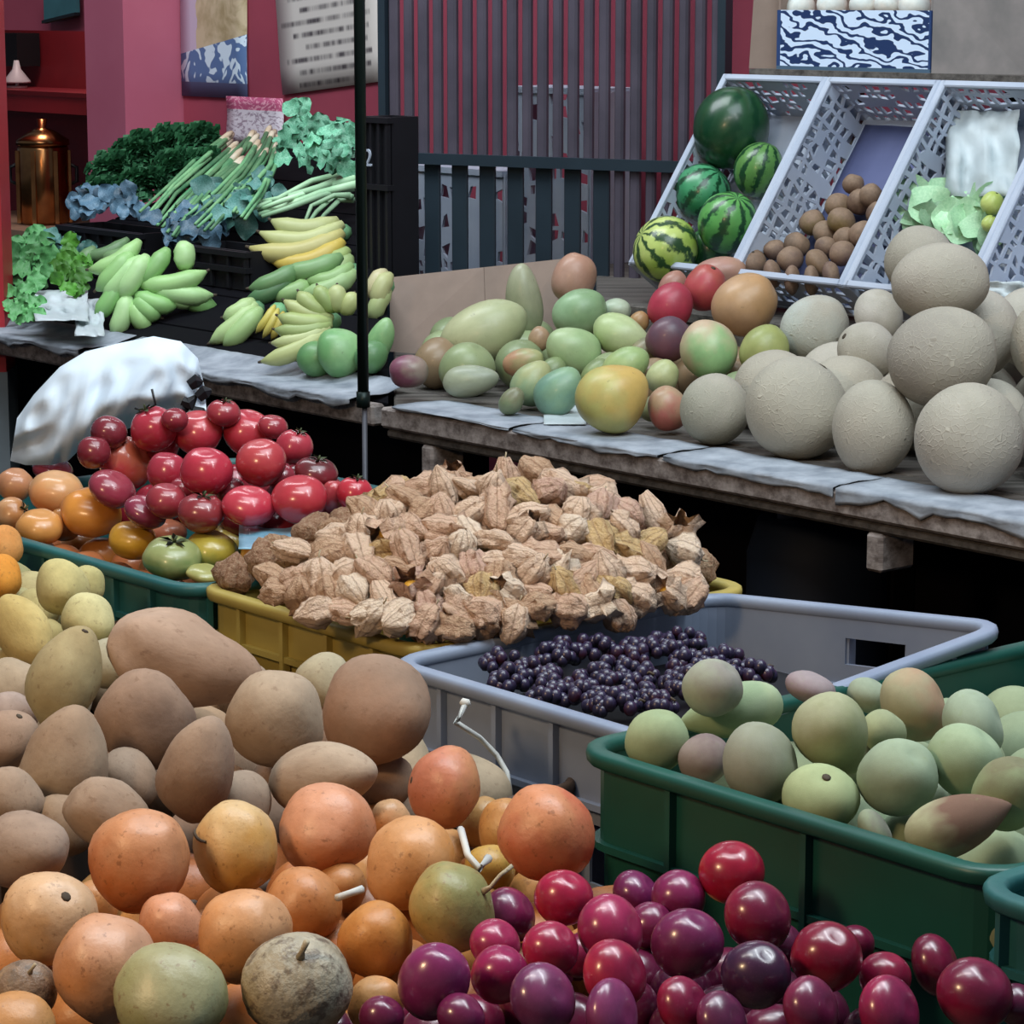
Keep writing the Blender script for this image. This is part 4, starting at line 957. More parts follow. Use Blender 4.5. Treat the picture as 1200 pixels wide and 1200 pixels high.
# ------------------------------------------------------------------ tomatoes and oranges in the teal crate
def dome(o, ca, cb, ra, rb, z0, hh, pw=1.0):
    def f(p):
        a, b = ab(p, o); u = 1 - ((a - ca) / ra) ** 2 - ((b - cb) / rb) ** 2
        return z0 + (hh * u ** pw if u > 0 else u * .02)
    return f
ht_ = dome(OT, -.2, .25, .3, .26, .845, .105, .8)
loc_t = lambda px, py, off=0: march(px, py, lambda p: ht_(p) + off)
T1, T2 = '#a82a3c', '#8c2434'
rows = [
 (232, 507, 29, 26, 0, 30, .01, '#ac3040', '#b8464c', 'tomato', None, 'topmost large red tomato in the middle of the heap'),
 (291, 507, 30, 27, 20, 30, .005, '#a82c3c', '#b03a44', 'tomato', None, 'large red tomato right of the topmost one'),
 (345, 524, 22, 21, 20, 20, 0, '#a03040', '#aa3c48', 'tomato', 'calyx', 'red tomato at the upper right shoulder of the heap'),
 (180, 503, 28, 27, -20, 20, 0, '#a02838', '#a83444', 'tomato', 'calyx', 'red tomato with a stalk left of the topmost one'),
 (190, 522, 20, 20, 0, 20, -.005, '#9c2a3c', '#a43444', 'tomato', None, 'small red tomato wedged under the topmost one at the left'),
 (146, 542, 34, 29, 60, 20, .005, '#a42c38', '#b05c44', 'tomato', None, 'large red tomato with an orange patch at the left of the heap'),
 (242, 553, 31, 29, 0, 30, .01, '#a6283c', '#b03444', 'tomato', None, 'shiny red tomato in the centre below the topmost one'),
 (306, 542, 30, 28, 0, 30, .008, '#a42c38', '#b04448', 'tomato', None, 'shiny red tomato right of the centre one'),
 (196, 553, 24, 24, 0, 20, 0, '#9a2838', '#a23444', 'tomato', None, 'dull red tomato left of the centre one'),
 (291, 593, 32, 23, 10, 20, .005, '#b02c40', '#b8404c', 'tomato', None, 'flat red tomato by the blue plastic film'),
 (351, 585, 33, 28, 0, 25, .005, '#a82c38', '#b03c44', 'tomato', None, 'large red tomato at the lower right of the heap'),
 (416, 578, 22, 20, 10, 20, .0, '#ac2838', '#b03440', 'tomato', 'calyx', 'lone red tomato at the right end, below the steel post'),
 (390, 581, 15, 20, 10, 10, -.005, '#a03038', '#a84448', 'tomato', None, 'small red tomato between the large lower right and the lone one'),
 (236, 601, 28, 23, 10, 20, .003, '#7c2a30', '#8a3438', 'tomato', 'calyx', 'brownish red tomato below the centre one'),
 (195, 587, 24, 21, 10, 20, .0, '#8c2c38', '#943840', 'tomato', None, 'brownish red tomato left of the one below the centre'),
 (131, 573, 29, 20, 30, 20, .0, '#8a2c40', '#96404c', 'tomato', None, 'purplish red tomato above the shiny orange'),
 (170, 600, 26, 17, 30, 20, -.005, '#7a2a40', '#8c3848', 'tomato', None, 'purple tomato above the yellow one at the crate rim'),
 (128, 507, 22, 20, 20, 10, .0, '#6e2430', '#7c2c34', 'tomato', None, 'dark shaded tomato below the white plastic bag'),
 (371, 553, 26, 17, 10, 20, .0, '#74242e', '#5a2a2c', 'tomato', 'calyx', 'dark tomato with dry calyx on the right shoulder'),
 (262, 484, 20, 16, 10, 20, .005, '#8c2a38', '#98383f', 'tomato', 'calyx', 'small tomato with a stalk at the back behind the topmost one'),
 (205, 492, 16, 14, 10, 20, .0, '#7c2432', '#8a3038', 'tomato', None, 'small dark tomato at the back left of the topmost one'),
 (320, 500, 18, 14, 10, 20, .0, '#8c2a38', '#98383f', 'tomato', None, 'small tomato at the back right behind the large one'),
 (62, 550, 24, 14, 10, 20, .0, '#7a2230', '#86303a', 'tomato', None, 'dark red tomato behind the peachy oranges at the left'),
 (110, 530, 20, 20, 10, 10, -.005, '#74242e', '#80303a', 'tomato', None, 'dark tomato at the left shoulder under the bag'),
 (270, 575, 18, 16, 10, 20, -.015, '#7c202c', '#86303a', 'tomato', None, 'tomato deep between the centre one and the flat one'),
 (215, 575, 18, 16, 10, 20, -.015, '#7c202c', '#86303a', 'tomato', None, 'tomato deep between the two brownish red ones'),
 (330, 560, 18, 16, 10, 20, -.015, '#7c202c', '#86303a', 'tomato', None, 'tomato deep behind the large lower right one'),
 (156, 633, 29, 22, 10, 20, .0, '#c8962c', '#b8862c', 'tomatou', None, 'yellow tomato on the front rim of the teal crate'),
 (198, 624, 22, 16, 10, 20, -.004, '#c86a50', '#c87a5c', 'tomatou', None, 'small orange-red tomato behind the yellow one'),
 (202, 654, 35, 24, 10, 25, .0, '#5f7a4a', '#8c9460', 'tomatou', 'calyx', 'green tomato with a pale calyx at the teal crate rim'),
 (247, 648, 33, 27, 10, 20, .004, '#6a7a40', '#a8983c', 'tomatou', None, 'green and yellow tomato right of the green one'),
 (270, 634, 25, 19, 10, 20, .0, '#b0a054', '#a88c40', 'tomatou', None, 'yellow-green tomato behind, next to the blue film'),
 (309, 654, 28, 20, 10, 20, .0, '#d08c34', '#c08a40', 'tomatou', None, 'orange tomato at the corner of the yellow crate'),
 (240, 672, 22, 9, 10, 20, -.003, '#a8a060', '#98985c', 'tomatou', None, 'flat yellow-green tomato at the meeting of the two crates'),
]
loc_b = lambda px, py, off=0: boxed(OT, -.62, -.02, .035, .46, .858, .83, .99)(px, py, off)
tom = pile('tomato', 'tomato', 'tomatoes in the teal crate', rows[:27], loc_t, lim=.03)
it = pile('unripe_tomato', 'tomato', 'unripe tomatoes along the crate rim', rows[27:], loc_b, lim=.02)
rows = [
 (66, 577, 33, 25, 8, 20, .005, '#d98c50', '#cf9a68', 'tomatou', None, 'peach-coloured orange behind the shiny one'),
 (107, 600, 36, 28, 8, 25, .01, '#dc9440', '#d68c3c', 'tomatou', None, 'shiny orange on the left part of the teal crate'),
 (47, 617, 28, 19, 8, 25, .0, '#d09048', '#c88c4c', 'tomatou', None, 'orange half below the rim at the left of the shiny one'),
 (18, 568, 22, 20, 8, 25, .0, '#c48a58', '#b8805c', 'tomatou', None, 'tan orange at the left picture edge'),
 (14, 602, 20, 20, 70, 25, .0, '#c89a70', '#b07848', 'tomatou', 'calyx', 'ornate scarred orange with a pale calyx at the left'),
 (75, 615, 20, 20, 70, 25, -.01, '#b87838', '#b07840', 'tomatou', None, 'orange deep between the shiny one and the half hidden one'),
]
ora = pile('orange', 'orange', 'oranges in the teal crate', rows, loc_b, lim=.02)
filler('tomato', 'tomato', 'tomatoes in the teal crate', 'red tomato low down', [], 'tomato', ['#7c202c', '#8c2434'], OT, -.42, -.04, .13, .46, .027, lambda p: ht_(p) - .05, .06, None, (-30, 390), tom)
filler('orange', 'orange', 'oranges in the teal crate', 'orange low down', [], 'tomatou', ['#a86c34', '#a0603a'], OT, -.64, -.04, .02, .14, .027, lambda p: .808, .06, ref=ora)

# ------------------------------------------------------------------ ground cherries in papery husks
def husk_mesh(key, seed, open_=0.0, flat=1.0):
    vs, fs = [], []; seg, ring = 20, 10
    for i in range(ring + 1):
        t = i / ring; z = 1 - 2 * t
        r = (math.sin(pi * min(1, t * .84 + .07)) ** .7) * (1 - .3 * t) * 1.08
        if t > .9: r = max(r * .5, .03)
        if open_ and t > .55: r += open_ * (t - .55) * 1.5
        for j in range(seg):
            th = 2 * pi * j / seg; rd = 1 - abs(math.sin(2.5 * th))
            k = .9 + .3 * rd * math.sin(pi * min(1, t + .1)) ** .5 + (.9 * open_ * (rd - .35) if t > .75 else 0)
            p = Vector((r * k * math.cos(th), r * k * math.sin(th) * flat, -z * (1 + (.25 * open_ * rd if t > .9 else 0))))
            p *= 1 + .22 * noise.noise(p * 1.6 + Vector((seed * 5.1, 0, 0))) + .16 * noise.noise(p * 3.6 + Vector((0, seed * 3.3, 0)))
            p.x += .3 * (t - .5) * abs(t - .5) * math.sin(seed * 2.1); vs.append(p)
    for i in range(ring):
        for j in range(seg):
            a, b = i * seg + j, i * seg + (j + 1) % seg; fs.append((a, a + seg, b + seg, b))
    fs.append(tuple(range(seg)))
    if not open_: fs.append(tuple(ring * seg + j for j in range(seg - 1, -1, -1)))
    me = bpy.data.meshes.new(key); me.from_pydata(vs, [], fs); me.update(); me.polygons.foreach_set('use_smooth', [(seed + f[0]) % 3 > 0 for f in fs]); me.materials.append(M['husk']); MESH[key] = me
for s in range(5): husk_mesh('husk%d' % s, s + 3, 0, (1, .75, .9, .65, 1)[s])
for s in range(3): husk_mesh('huskopen%d' % s, s + 13, (.5, .8, .65)[s], (1, .85, .9)[s])
unit_mesh('husk_stalk', G().tube([(0, 0, -.95), (.04, 0, -1.12), (.14, .03, -1.3)], [.07, .045, .05], 5), M['stem'])
unit_mesh('berry', G().tube([(0, 0, -.2), (0, 0, -.1), (0, 0, .2), (0, 0, .45), (0, 0, .55)], [.15, .4, .52, .35, .1], 10), M['berry'])
PART.update(husk_stalk='stalk', berry='berry')
hp_ = dome(OY, .18, .21, .27, .31, .835, .125, .62)
ROWS = [(556, 468, 560, 690, 'crest of the heap'), (580, 452, 705, 0, 'second husk row'), (604, 425, 770, 0, 'third husk row'), (628, 392, 795, 0, 'fourth husk row'),
        (652, 352, 800, 0, 'fifth husk row'), (676, 318, 800, 0, 'sixth husk row'), (697, 328, 812, 0, 'seventh husk row'), (715, 375, 730, 0, 'lowest full row'), (730, 438, 600, 0, 'row along the near rim')]
ORD = ['first', 'second', 'third', 'fourth', 'fifth', 'sixth', 'seventh', 'eighth', 'ninth', 'tenth', 'eleventh', 'twelfth', 'thirteenth', 'fourteenth', 'fifteenth', 'sixteenth', 'seventeenth', 'eighteenth']
TONES = [('#d8b49c', 'tan'), ('#e6c8b0', 'pale'), ('#d0aa98', 'pinkish'), ('#d0b07e', 'yellowish'), ('#c4a084', 'brown'), ('#f0dac4', 'light')]
rg = random.Random(5); rows = []
for ri, (y, x0, x1, _x, where) in enumerate(ROWS):
    if ri == 0: x1 = 690
    n = int(round((x1 - x0) / 31)); 
    for k in range(n + 1):
        px = x0 + (x1 - x0) * k / n + rg.uniform(-5, 5); py = y + rg.uniform(-7, 7); op = rg.random() < .4
        if ri == 0: py += 10 * abs(px - 620) / 100 + 6
        c, tn = TONES[rg.choice((0, 0, 1, 1, 2, 3, 4, 5))]
        w, h = rg.uniform(18, 23), rg.uniform(22, 29)
        lab = '%s %shusk, %s from left in the %s' % (tn, 'open ' if op else 'closed ', ORD[k], where)
        rows.append((px, py, w, h, rg.uniform(0, 360), rg.uniform(-35, 50), rg.uniform(-.004, .006), c, c, ('huskopen%d' % rg.randrange(3)) if op else 'husk%d' % rg.randrange(5), 'berry' if op and rg.random() < .5 else ('husk_stalk' if rg.random() < .5 else None), lab))
it = pile('ground_cherry', 'ground cherry', 'ground cherries in the yellow crate', rows, lambda px, py, off=0: march(px, py, lambda p: hp_(p) + off), False)
filler('ground_cherry', 'ground cherry', 'ground cherries in the yellow crate', 'papery husk', [], 'husk', ['#a88468', '#98745c'], OY, .0, .36, .0, .42, .022, lambda p: hp_(p) - .03, .052, None, (250, 860), it)

# ------------------------------------------------------------------ grapes in the grey crate
gl_ = boxed(OG, .04, .34, .05, .36, .83, .77, .9)
GC = ['#141224', '#181228', '#100f20', '#221426', '#381626']
def bunch_of_grapes(px, py, label, n, sx, sy, rot):
    p = gl_(px, py); m = mpp(p); rt = root('grape_bunch', p, label, 'grapes', 'grape bunches in the grey crate')
    rt.rotation_euler = (0, 0, R(rot)); rg = random.Random(px)
    G().tube([(sx * m * .7, 0, .01), (sx * m * .9, .003, .014), (sx * m * 1.05, .004, .012)], [.001, .0013, .0014], 6).build('stem', M['scar'], rt, True)
    for k in range(n):
        t = rg.uniform(-1, 1); wd = math.sqrt(max(0, 1 - t * t * .8)); r = rg.uniform(.0052, .0068)
        x = t * sx * m; yv = rg.uniform(-1, 1) * wd * sy * m; z = .02 * wd * math.sqrt(max(0, 1 - (yv / (sy * m)) ** 2)) * rg.uniform(.4, 1.05)
        b = link(bpy.data.objects.new('grape', MESH['grape'])); b.parent = rt; b.location = (x, yv, z); b.scale = (r, r, r * 1.12); b.color = lin(rg.choice(GC)); b['skin_tint'] = lin('#2a2440')[:3]
for a in ((628, 800, 'grape bunch at the left end of the grey crate', 34, 34, 24, -60), (690, 772, 'grape bunch at the back of the grey crate, topmost', 36, 36, 24, 30), (730, 800, 'grape bunch with reddish berries in the middle of the grey crate', 40, 40, 26, -40),
          (770, 776, 'grape bunch in the grey crate against its far wall', 36, 36, 24, 20), (680, 826, 'grape bunch along the near rim of the grey crate', 34, 38, 22, -50), (760, 830, 'grape bunch in the grey crate behind the peach crate corner', 36, 38, 24, -50),
          (820, 790, 'grape bunch in the grey crate behind the highest peach', 30, 34, 22, 10), (590, 788, 'small grape bunch in the left corner of the grey crate', 22, 24, 18, -10), (875, 800, 'grape bunch behind the long green peach', 26, 34, 22, 20),
          (650, 822, 'grape bunch second along the near rim', 34, 34, 22, 40), (720, 836, 'grape bunch at the near rim by the green crate', 34, 34, 22, -20), (655, 775, 'grape bunch beside the topmost one against the ground cherries', 32, 32, 22, 70), (705, 808, 'grape bunch in the very middle, partly buried', 34, 34, 24, 15), (800, 812, 'grape bunch left of the highest peach', 32, 32, 22, -70), (845, 786, 'grape bunch at the far wall above the long green peach', 30, 32, 20, 50), (795, 762, 'grape bunch highest against the far wall', 28, 30, 20, -15), (600, 806, 'grape bunch low in the left corner', 28, 30, 20, 60), (740, 775, 'grape bunch just right of the topmost one', 30, 30, 20, 80)): bunch_of_grapes(*a)
# dark base of the grapes: an added black sheet behind the gaps between bunches
g = G().box(AB(.185, .2, .795, OG), .345, .375, .004, DA, DB); single('dark_base', g, M['black'], 'dark sheet added under the grapes in the grey crate', 'paper')

# ------------------------------------------------------------------ mangoes, papayas and melons on the shelf
hm = lambda p: ZS + .048 + .27 * max(0, ab(p)[1] - .13)
loc_m = lambda px, py, off=0: march(px, py, lambda p: hm(p) + off)
rows = [
 (719, 466, 42, 44, 60, 20, .01, '#b3b06a', '#c2a45c', 'mango', None, 'big yellow-green mango at the shelf front above the paper'),
 (734, 430, 24, 30, 60, 20, .005, '#a9b878', '#96ae74', 'mango', None, 'green mango lying just behind the big yellow-green one'),
 (671, 411, 29, 34, -60, 15, .0, '#93ad7c', '#a0b486', 'mango', None, 'green mango in the middle, below the dark green round one'),
 (678, 368, 29, 34, 70, 20, .01, '#8fae86', '#7c9a70', 'mangor', None, 'round dark green mango under the pinkish topmost one'),
 (728, 393, 25, 35, 110, 15, .0, '#a9ba84', '#b4c092', 'mango', None, 'light green oval mango right of the round green one'),
 (672, 326, 26, 31, 20, 10, .01, '#b08d7c', '#a9816c', 'mangor', None, 'pinkish tan mango topmost against the gate'),
 (614, 352, 22, 44, -5, 10, .01, '#8a9070', '#9a9c80', 'mango', None, 'tall dull green papaya standing against the cardboard'),
 (569, 390, 38, 54, 65, 10, .0, '#b0b28a', '#a6ac84', 'mango', None, 'largest pale papaya with dark spots, lying before the cardboard'),
 (552, 446, 19, 34, 85, 15, -.01, '#9da48a', '#8c9480', 'mango', None, 'grey-green mango lying under the largest papaya'),
 (479, 435, 20, 24, 90, 10, .0, '#7c4a5c', '#8c7c70', 'mangor', None, 'purple red mango alone at the shelf corner'),
 (612, 425, 17, 26, 80, 20, .0, '#b08868', '#9a9c6c', 'mangor', None, 'small mango with orange shoulder behind the teal one'),
 (624, 449, 25, 29, 30, 20, -.005, '#8aa884', '#a4a878', 'mango', None, 'green mango left of the teal one at the shelf front'),
 (655, 458, 26, 33, 40, 20, -.005, '#6f9480', '#84a480', 'mango', None, 'teal green glossy mango by the clear plastic'),
 (722, 364, 15, 18, 90, 20, -.005, '#9cac94', '#a8b49c', 'mangor', None, 'small grey-green mango at the back by the gate foot'),
 (632, 397, 13, 15, 0, 20, -.005, '#a88c6c', '#a08468', 'mangor', None, 'small tan mango between the papaya and the green ones'),
 (777, 441, 19, 21, 40, 20, .0, '#b4b98a', '#a9b07c', 'mangor', None, 'small pale yellow-green mango at the centre of the shelf'),
 (783, 479, 24, 28, -20, 20, -.01, '#b0685e', '#a88c70', 'mangor', None, 'red cheeked mango at the shelf front left of the first melon'),
 (831, 411, 34, 37, 170, 25, .01, '#c0a88c', '#8cb47c', 'mangor', 'scar', 'round mango, pink above and green below, in the middle'),
 (785, 360, 26, 30, 40, 20, .01, '#b0384e', '#9c3444', 'mangor', None, 'bright red mango below the watermelon crate'),
 (827, 337, 26, 28, 20, 30, .015, '#ae3c4c', '#a85048', 'mangor', 'scar', 'red mango with a dark stem hole at the back'),
 (783, 397, 26, 28, 40, 20, .0, '#6c4450', '#584450', 'mangor', None, 'dark purple mango under the bright red one'),
 (874, 357, 37, 40, 60, 20, .005, '#b89472', '#b08a60', 'mangor', None, 'round tan orange mango below the brown fruit crate'),
 (843, 322, 22, 34, 80, 10, .0, '#a87c70', '#a4806c', 'mangor', None, 'pinkish mango at the back behind the tan orange one'),
 (788, 336, 16, 20, 40, 20, .0, '#a4786c', '#9c7060', 'mangor', None, 'small pinkish mango behind the bright red one'),
 (895, 412, 29, 32, 40, 20, .0, '#a0a468', '#929a5c', 'mangor', None, 'olive green mango between the pink-green one and the pale melon'),
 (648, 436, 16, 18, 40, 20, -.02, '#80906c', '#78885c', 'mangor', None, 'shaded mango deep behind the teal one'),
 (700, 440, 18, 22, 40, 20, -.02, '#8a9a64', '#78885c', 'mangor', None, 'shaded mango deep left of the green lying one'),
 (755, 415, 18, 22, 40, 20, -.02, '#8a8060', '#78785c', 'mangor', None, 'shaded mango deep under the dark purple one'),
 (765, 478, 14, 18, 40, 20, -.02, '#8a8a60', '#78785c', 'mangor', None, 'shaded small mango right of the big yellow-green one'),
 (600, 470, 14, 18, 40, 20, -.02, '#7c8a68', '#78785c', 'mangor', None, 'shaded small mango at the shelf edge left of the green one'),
 (748, 378, 12, 14, 40, 20, -.005, '#a88454', '#a07c54', 'mangor', None, 'small orange mango behind the light green oval one'),
]
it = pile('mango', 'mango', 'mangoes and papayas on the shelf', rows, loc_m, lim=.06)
rows2 = []
def melon_at(px, py, w, h, rot, tilt, z, col, mesh, part, label):
    rows2.append((px, py, w, h, rot, tilt, z, col, '#a89e88', mesh, part, label))
melon_at(1136, 515, 64, 66, 20, 20, .9, '#b3a995', 'melon', None, 'nearest cantaloupe, large and round at the shelf edge')
melon_at(1023, 502, 48, 57, 5, 15, .889, '#b0a48c', 'melon', None, 'egg-shaped cantaloupe second from right in the front row')
melon_at(934, 479, 61, 60, 30, 10, .897, '#b2a88c', 'melon', 'scar', 'wide cantaloupe in the front row left of the egg-shaped one')
melon_at(838, 480, 41, 42, 30, 10, .88, '#9a9a80', 'melon', None, 'smallest greenish cantaloupe at the left end of the front row')
melon_at(1104, 419, 59, 65, 80, 10, .985, '#978c7a', 'melon', None, 'grey-brown cantaloupe resting on the front row')
melon_at(1102, 331, 47, 58, 85, 10, 1.075, '#a89c86', 'melon', None, 'topmost cantaloupe, wide and tan')
melon_at(1078, 306, 42, 42, 60, 10, 1.06, '#a0967e', 'melon', None, 'cantaloupe half hidden behind the topmost one')
melon_at(1016, 411, 34, 36, -60, 20, .955, '#b6ac9a', 'melon', 'scar', 'small pale cantaloupe with a stem hole left of the grey-brown one')
melon_at(1030, 370, 32, 28, 60, 10, .99, '#bdb4a4', 'melon', None, 'pale cantaloupe between the small pale and the topmost ones')
melon_at(1185, 421, 40, 48, 20, 10, .94, '#b4b0a6', 'melon', None, 'pale grey cantaloupe at the right edge behind the nearest one')
melon_at(955, 385, 38, 42, 60, 10, .96, '#aeb6a8', 'melon', None, 'bluish pale cantaloupe under the brown fruit crate')
ml = pile('cantaloupe', 'melon', 'cantaloupes on the shelf', rows2, lambda px, py, z: at_z(px, py, z), lim=.06, tone=(1.02, .45))
filler('cantaloupe', 'melon', 'cantaloupes on the shelf', 'cantaloupe behind', ml, 'melon', ['#a8a294', '#b0aa9e'], S0, .5, 1.3, .2, .56, .062, lambda p: ZS + .062, .135, None, (900, 1330))
filler('cantaloupe', 'melon', 'cantaloupes on the shelf', 'cantaloupe behind', ml, 'melon', ['#a8a294', '#b0aa9e'], S0, .68, 1.2, .27, .5, .06, lambda p: ZS + .165, .13, None, (1040, 1330))
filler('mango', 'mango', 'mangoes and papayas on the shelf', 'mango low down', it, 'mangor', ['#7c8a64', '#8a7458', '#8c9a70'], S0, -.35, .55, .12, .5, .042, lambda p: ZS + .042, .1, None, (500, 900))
# clear plastic at the shelf front
def film(name, px, py, w, h, label, mat, zf, seed, amp=.012):
    g = G(); n = 14; m = mpp(zf(px, py))
    for i in range(n + 1):
        for j in range(n + 1):
            q = zf(px + w * (i / n - .5), py + h * (j / n - .5))
            g.v.append(q - CF * (amp * (noise.noise(Vector((i * .33, j * .33, seed))) + .5 * abs(noise.noise(Vector((i * .7, j * .7, seed)))))))
    for i in range(n):
        for j in range(n): k = i * (n + 1) + j; g.f.append((k, k + 1, k + n + 2, k + n + 1))
    o = single(name, g, M[mat], label, 'plastic', None, True); mm = o.modifiers.new('thick', 'SOLIDIFY'); mm.thickness = .0006; return o
film('plastic_film', 662, 486, 50, 22, 'crumpled clear plastic film on the shelf edge below the teal mango', 'bagw', lambda px, py: at_z(px, py, ZS + .008), 3)
film('plastic_film', 345, 628, 130, 30, 'crumpled light blue plastic film between tomatoes and ground cherries', 'bluefilm', lambda px, py: at_z(px, py, .885), 8)

# ------------------------------------------------------------------ contents of the leaning crates
rows = [
 (857, 150, 45, 49, 10, 20, .03, '#183824', '#204a2c', 'wmelon', None, 'darkest watermelon at the top of its leaning crate'),
 (889, 199, 29, 33, 20, 20, .0, '#4c7a3c', '#5c8a48', 'wmelon', None, 'mottled green watermelon right below the darkest one'),
 (823, 225, 34, 33, 40, 30, .005, '#2f7a50', '#4a9468', 'wmelon', None, 'glossy mid green watermelon left under the darkest one'),
 (853, 261, 36, 37, 20, 40, .03, '#3a7c3c', '#5a9a50', 'wmelon', None, 'round green watermelon above the bright striped one'),
 (780, 292, 40, 37, -60, 20, .045, '#86a63c', '#b4c470', 'wmelon', None, 'bright yellow-green striped watermelon at the front lip'),
 (832, 292, 26, 26, 0, 20, -.01, '#2c5a30', '#3a6a38', 'wmelon', None, 'shaded watermelon wedged behind the bright striped one'),
]
pile('watermelon', 'watermelon', 'watermelons in the leaning crate', rows, in_crate(0, .055), True, .03)
kw = [(881, 307, 17, 15), (905, 321, 17, 10), (926, 304, 16, 15), (959, 309, 19, 13), (934, 287, 16, 14), (967, 273, 15, 14), (952, 261, 16, 15), (986, 259, 17, 16), (1008, 237, 15, 16), (982, 241, 16, 15), (1000, 216, 13, 12), (1021, 230, 14, 15),
      (987, 297, 16, 15), (1011, 275, 17, 16), (928, 328, 18, 9), (951, 329, 18, 9), (1027, 250, 12, 14), (974, 322, 16, 10), (908, 293, 14, 12), (990, 280, 14, 14), (968, 290, 14, 13)]
kl = ['at the lower left corner, dark eye showing', 'flat on the front lip, second from left', 'in the second row beside the left corner one', 'tan, in the middle near the front lip', 'in the third row at the left', 'with a pale ringed eye in the middle', 'greenish, just above the ringed one', 'olive, right of the greenish one', 'near the top right of the heap', 'just under the top two', 'topmost', 'at the right wall near the top',
      'low at the right side', 'at the right wall halfway down', 'long, on the front lip left of centre', 'long, on the front lip at centre', 'small at the right wall', 'dark, on the front lip at the right', 'at the left wall above the corner one', 'wedged under the olive one', 'shaded, between the ringed and the tan one']
kc = ['#7c6458', '#8a6e5c', '#83695c', '#93765a', '#75604e', '#8c7a62', '#7c6a40', '#8a7446', '#6e5444', '#7a6244', '#745a48', '#6c5444', '#85685c', '#644c44', '#8c7060', '#87705e', '#604a40', '#7a6054', '#705a50', '#64503c', '#68524a']
rows = [(x, y, w, h, rg.uniform(-40, 40) + (80 if h < w * .8 else 0), 40 if i in (0, 5) else 15, .012 + .058 * max(0, 1 - (319 + .27 * (x - 862) - y) / 75), kc[i], '#9c8068', 'kiwi', 'scar' if i in (0, 5) else None, 'brown round fruit %s in the leaning crate' % kl[i]) for i, (x, y, w, h) in enumerate(kw)]
pile('brown_guava', 'fruit', 'brown fruit in the second leaning crate', rows, in_crate(1, .03), True, .02, tone=(.85, 0))
ln = R12 + TN * (-CDEP + .006); g = G(); n = 12
for i in range(n + 1):
    for j in range(n + 1):
        x, y = .012 + (CWID - .036) * i / n, .012 + (CLEN - .03) * j / n; g.v.append(ln + DA * x + TT * y + TN * (.003 * noise.noise(Vector((i * .4, j * .4, 2))) + .05 * max(0, (i / n - .8) * 5) ** 2))
for i in range(n):
    for j in range(n): k = i * (n + 1) + j; g.f.append((k, k + n + 1, k + n + 2, k + 1))
o = single('crate_liner', g, M['liner'], 'blue paper lining the leaning crate of brown fruit', 'paper', None, True); o.modifiers.new('thick', 'SOLIDIFY').thickness = .001

# leaves
def leaf_mesh(key, mat, wav=.12, curl=.5, width=.5, seed=0, nl=7, nw=4, frill=1.0, rib=.06):
    g = G()
    for i in range(nl + 1):
        t = i / nl; hw = width * (math.sin(pi * (t * .9 + .07)) ** .7)
        for j in range(nw + 1):
            s = 2 * j / nw - 1
            g.v.append(Vector((s * hw, t - .1, curl * (t * t) * -.5 + .25 * curl * s * s * hw + wav * abs(s) ** 1.5 * math.sin(frill * 9 * t + s * 2 + seed) - rib * (1 - abs(s)))))
    for i in range(nl):
        for j in range(nw): k = i * (nw + 1) + j; g.f.append((k, k + 1, k + nw + 2, k + nw + 1))
    unit_mesh(key, g, mat)
for s in range(3):
    leaf_mesh('kale%d' % s, M['kale'], .16, .5, .42, s); leaf_mesh('kaleb%d' % s, M['kaleb'], .16, .4, .45, s + 4); leaf_mesh('lett%d' % s, M['lett'], .2, .5, .5, s + 2, frill=1.6)
    leaf_mesh('lettb%d' % s, M['lett2'], .2, .5, .5, s + 7, frill=1.6); leaf_mesh('chard%d' % s, M['chard'], .22, .8, .5, s + 9, frill=1.4); leaf_mesh('cab%d' % s, M['chayote'], .1, .8, .6, s + 5)
def leafy(name, cat, label, group, locate, px, py, rx, ry, key, n, size, seed, aim=90, spread=70, out=.02, part='leaf', face=.5, wid=1.0):
    rg = random.Random(seed); c = locate(px, py); m = mpp(c); rt = root(name, c, label, cat, group)
    for k in range(n):
        a = rg.uniform(0, 2 * pi); q = math.sqrt(rg.random()); x, y = px + rx * q * math.cos(a), py + ry * q * math.sin(a)
        p = locate(x, y) + Vector((0, -.6, .8)) * rg.uniform(.0, out)
        th = R(aim + rg.uniform(-spread, spread)); d = (CX * math.cos(th) + CU * math.sin(th) - CF * rg.uniform(-.1, .3)).normalized()
        nrm = (-CF * face + CU * (1 - face) + Vector((rg.uniform(-.5, .5), rg.uniform(-.3, .3), rg.uniform(-.3, .3)))); nrm = (nrm - d * nrm.dot(d)).normalized(); xx = d.cross(nrm)
        o = link(bpy.data.objects.new(part, MESH[key + str(rg.randrange(3))])); o.parent = rt; o.location = p - c
        o.rotation_mode = 'QUATERNION'; o.rotation_quaternion = Matrix((xx, d, nrm)).transposed().to_quaternion(); s = size * m * rg.uniform(.75, 1.2); o.scale = (s * wid, s, s)
    return rt
cl = in_crate(2, .035)
leafy('cabbage', 'cabbage', 'pale green cabbage leaves spread in the leaning crate at the right', None, cl, 1118, 262, 36, 26, 'cab', 14, 46, 3, 60, 120, .02, face=.8)
leafy('cabbage', 'cabbage', 'small pale green cabbage below the white wrap in the leaning crate', None, cl, 1160, 275, 12, 20, 'cab', 7, 34, 8, 60, 120, .02, face=.8)
for px, py, r_, lab in ((1163, 238, 14, 'small yellow-green fruit on the cabbage leaves'), (1160, 262, 10, 'smaller yellow-green fruit below the first on the cabbage')):
    p = in_crate(2, .07)(px, py); fruit('guava', 'mangor1', p, r_ * mpp(p), r_ * mpp(p), orient(20, 30, 0), '#b9c672', '#a8b85c', lab, 'fruit', None, 'scar')
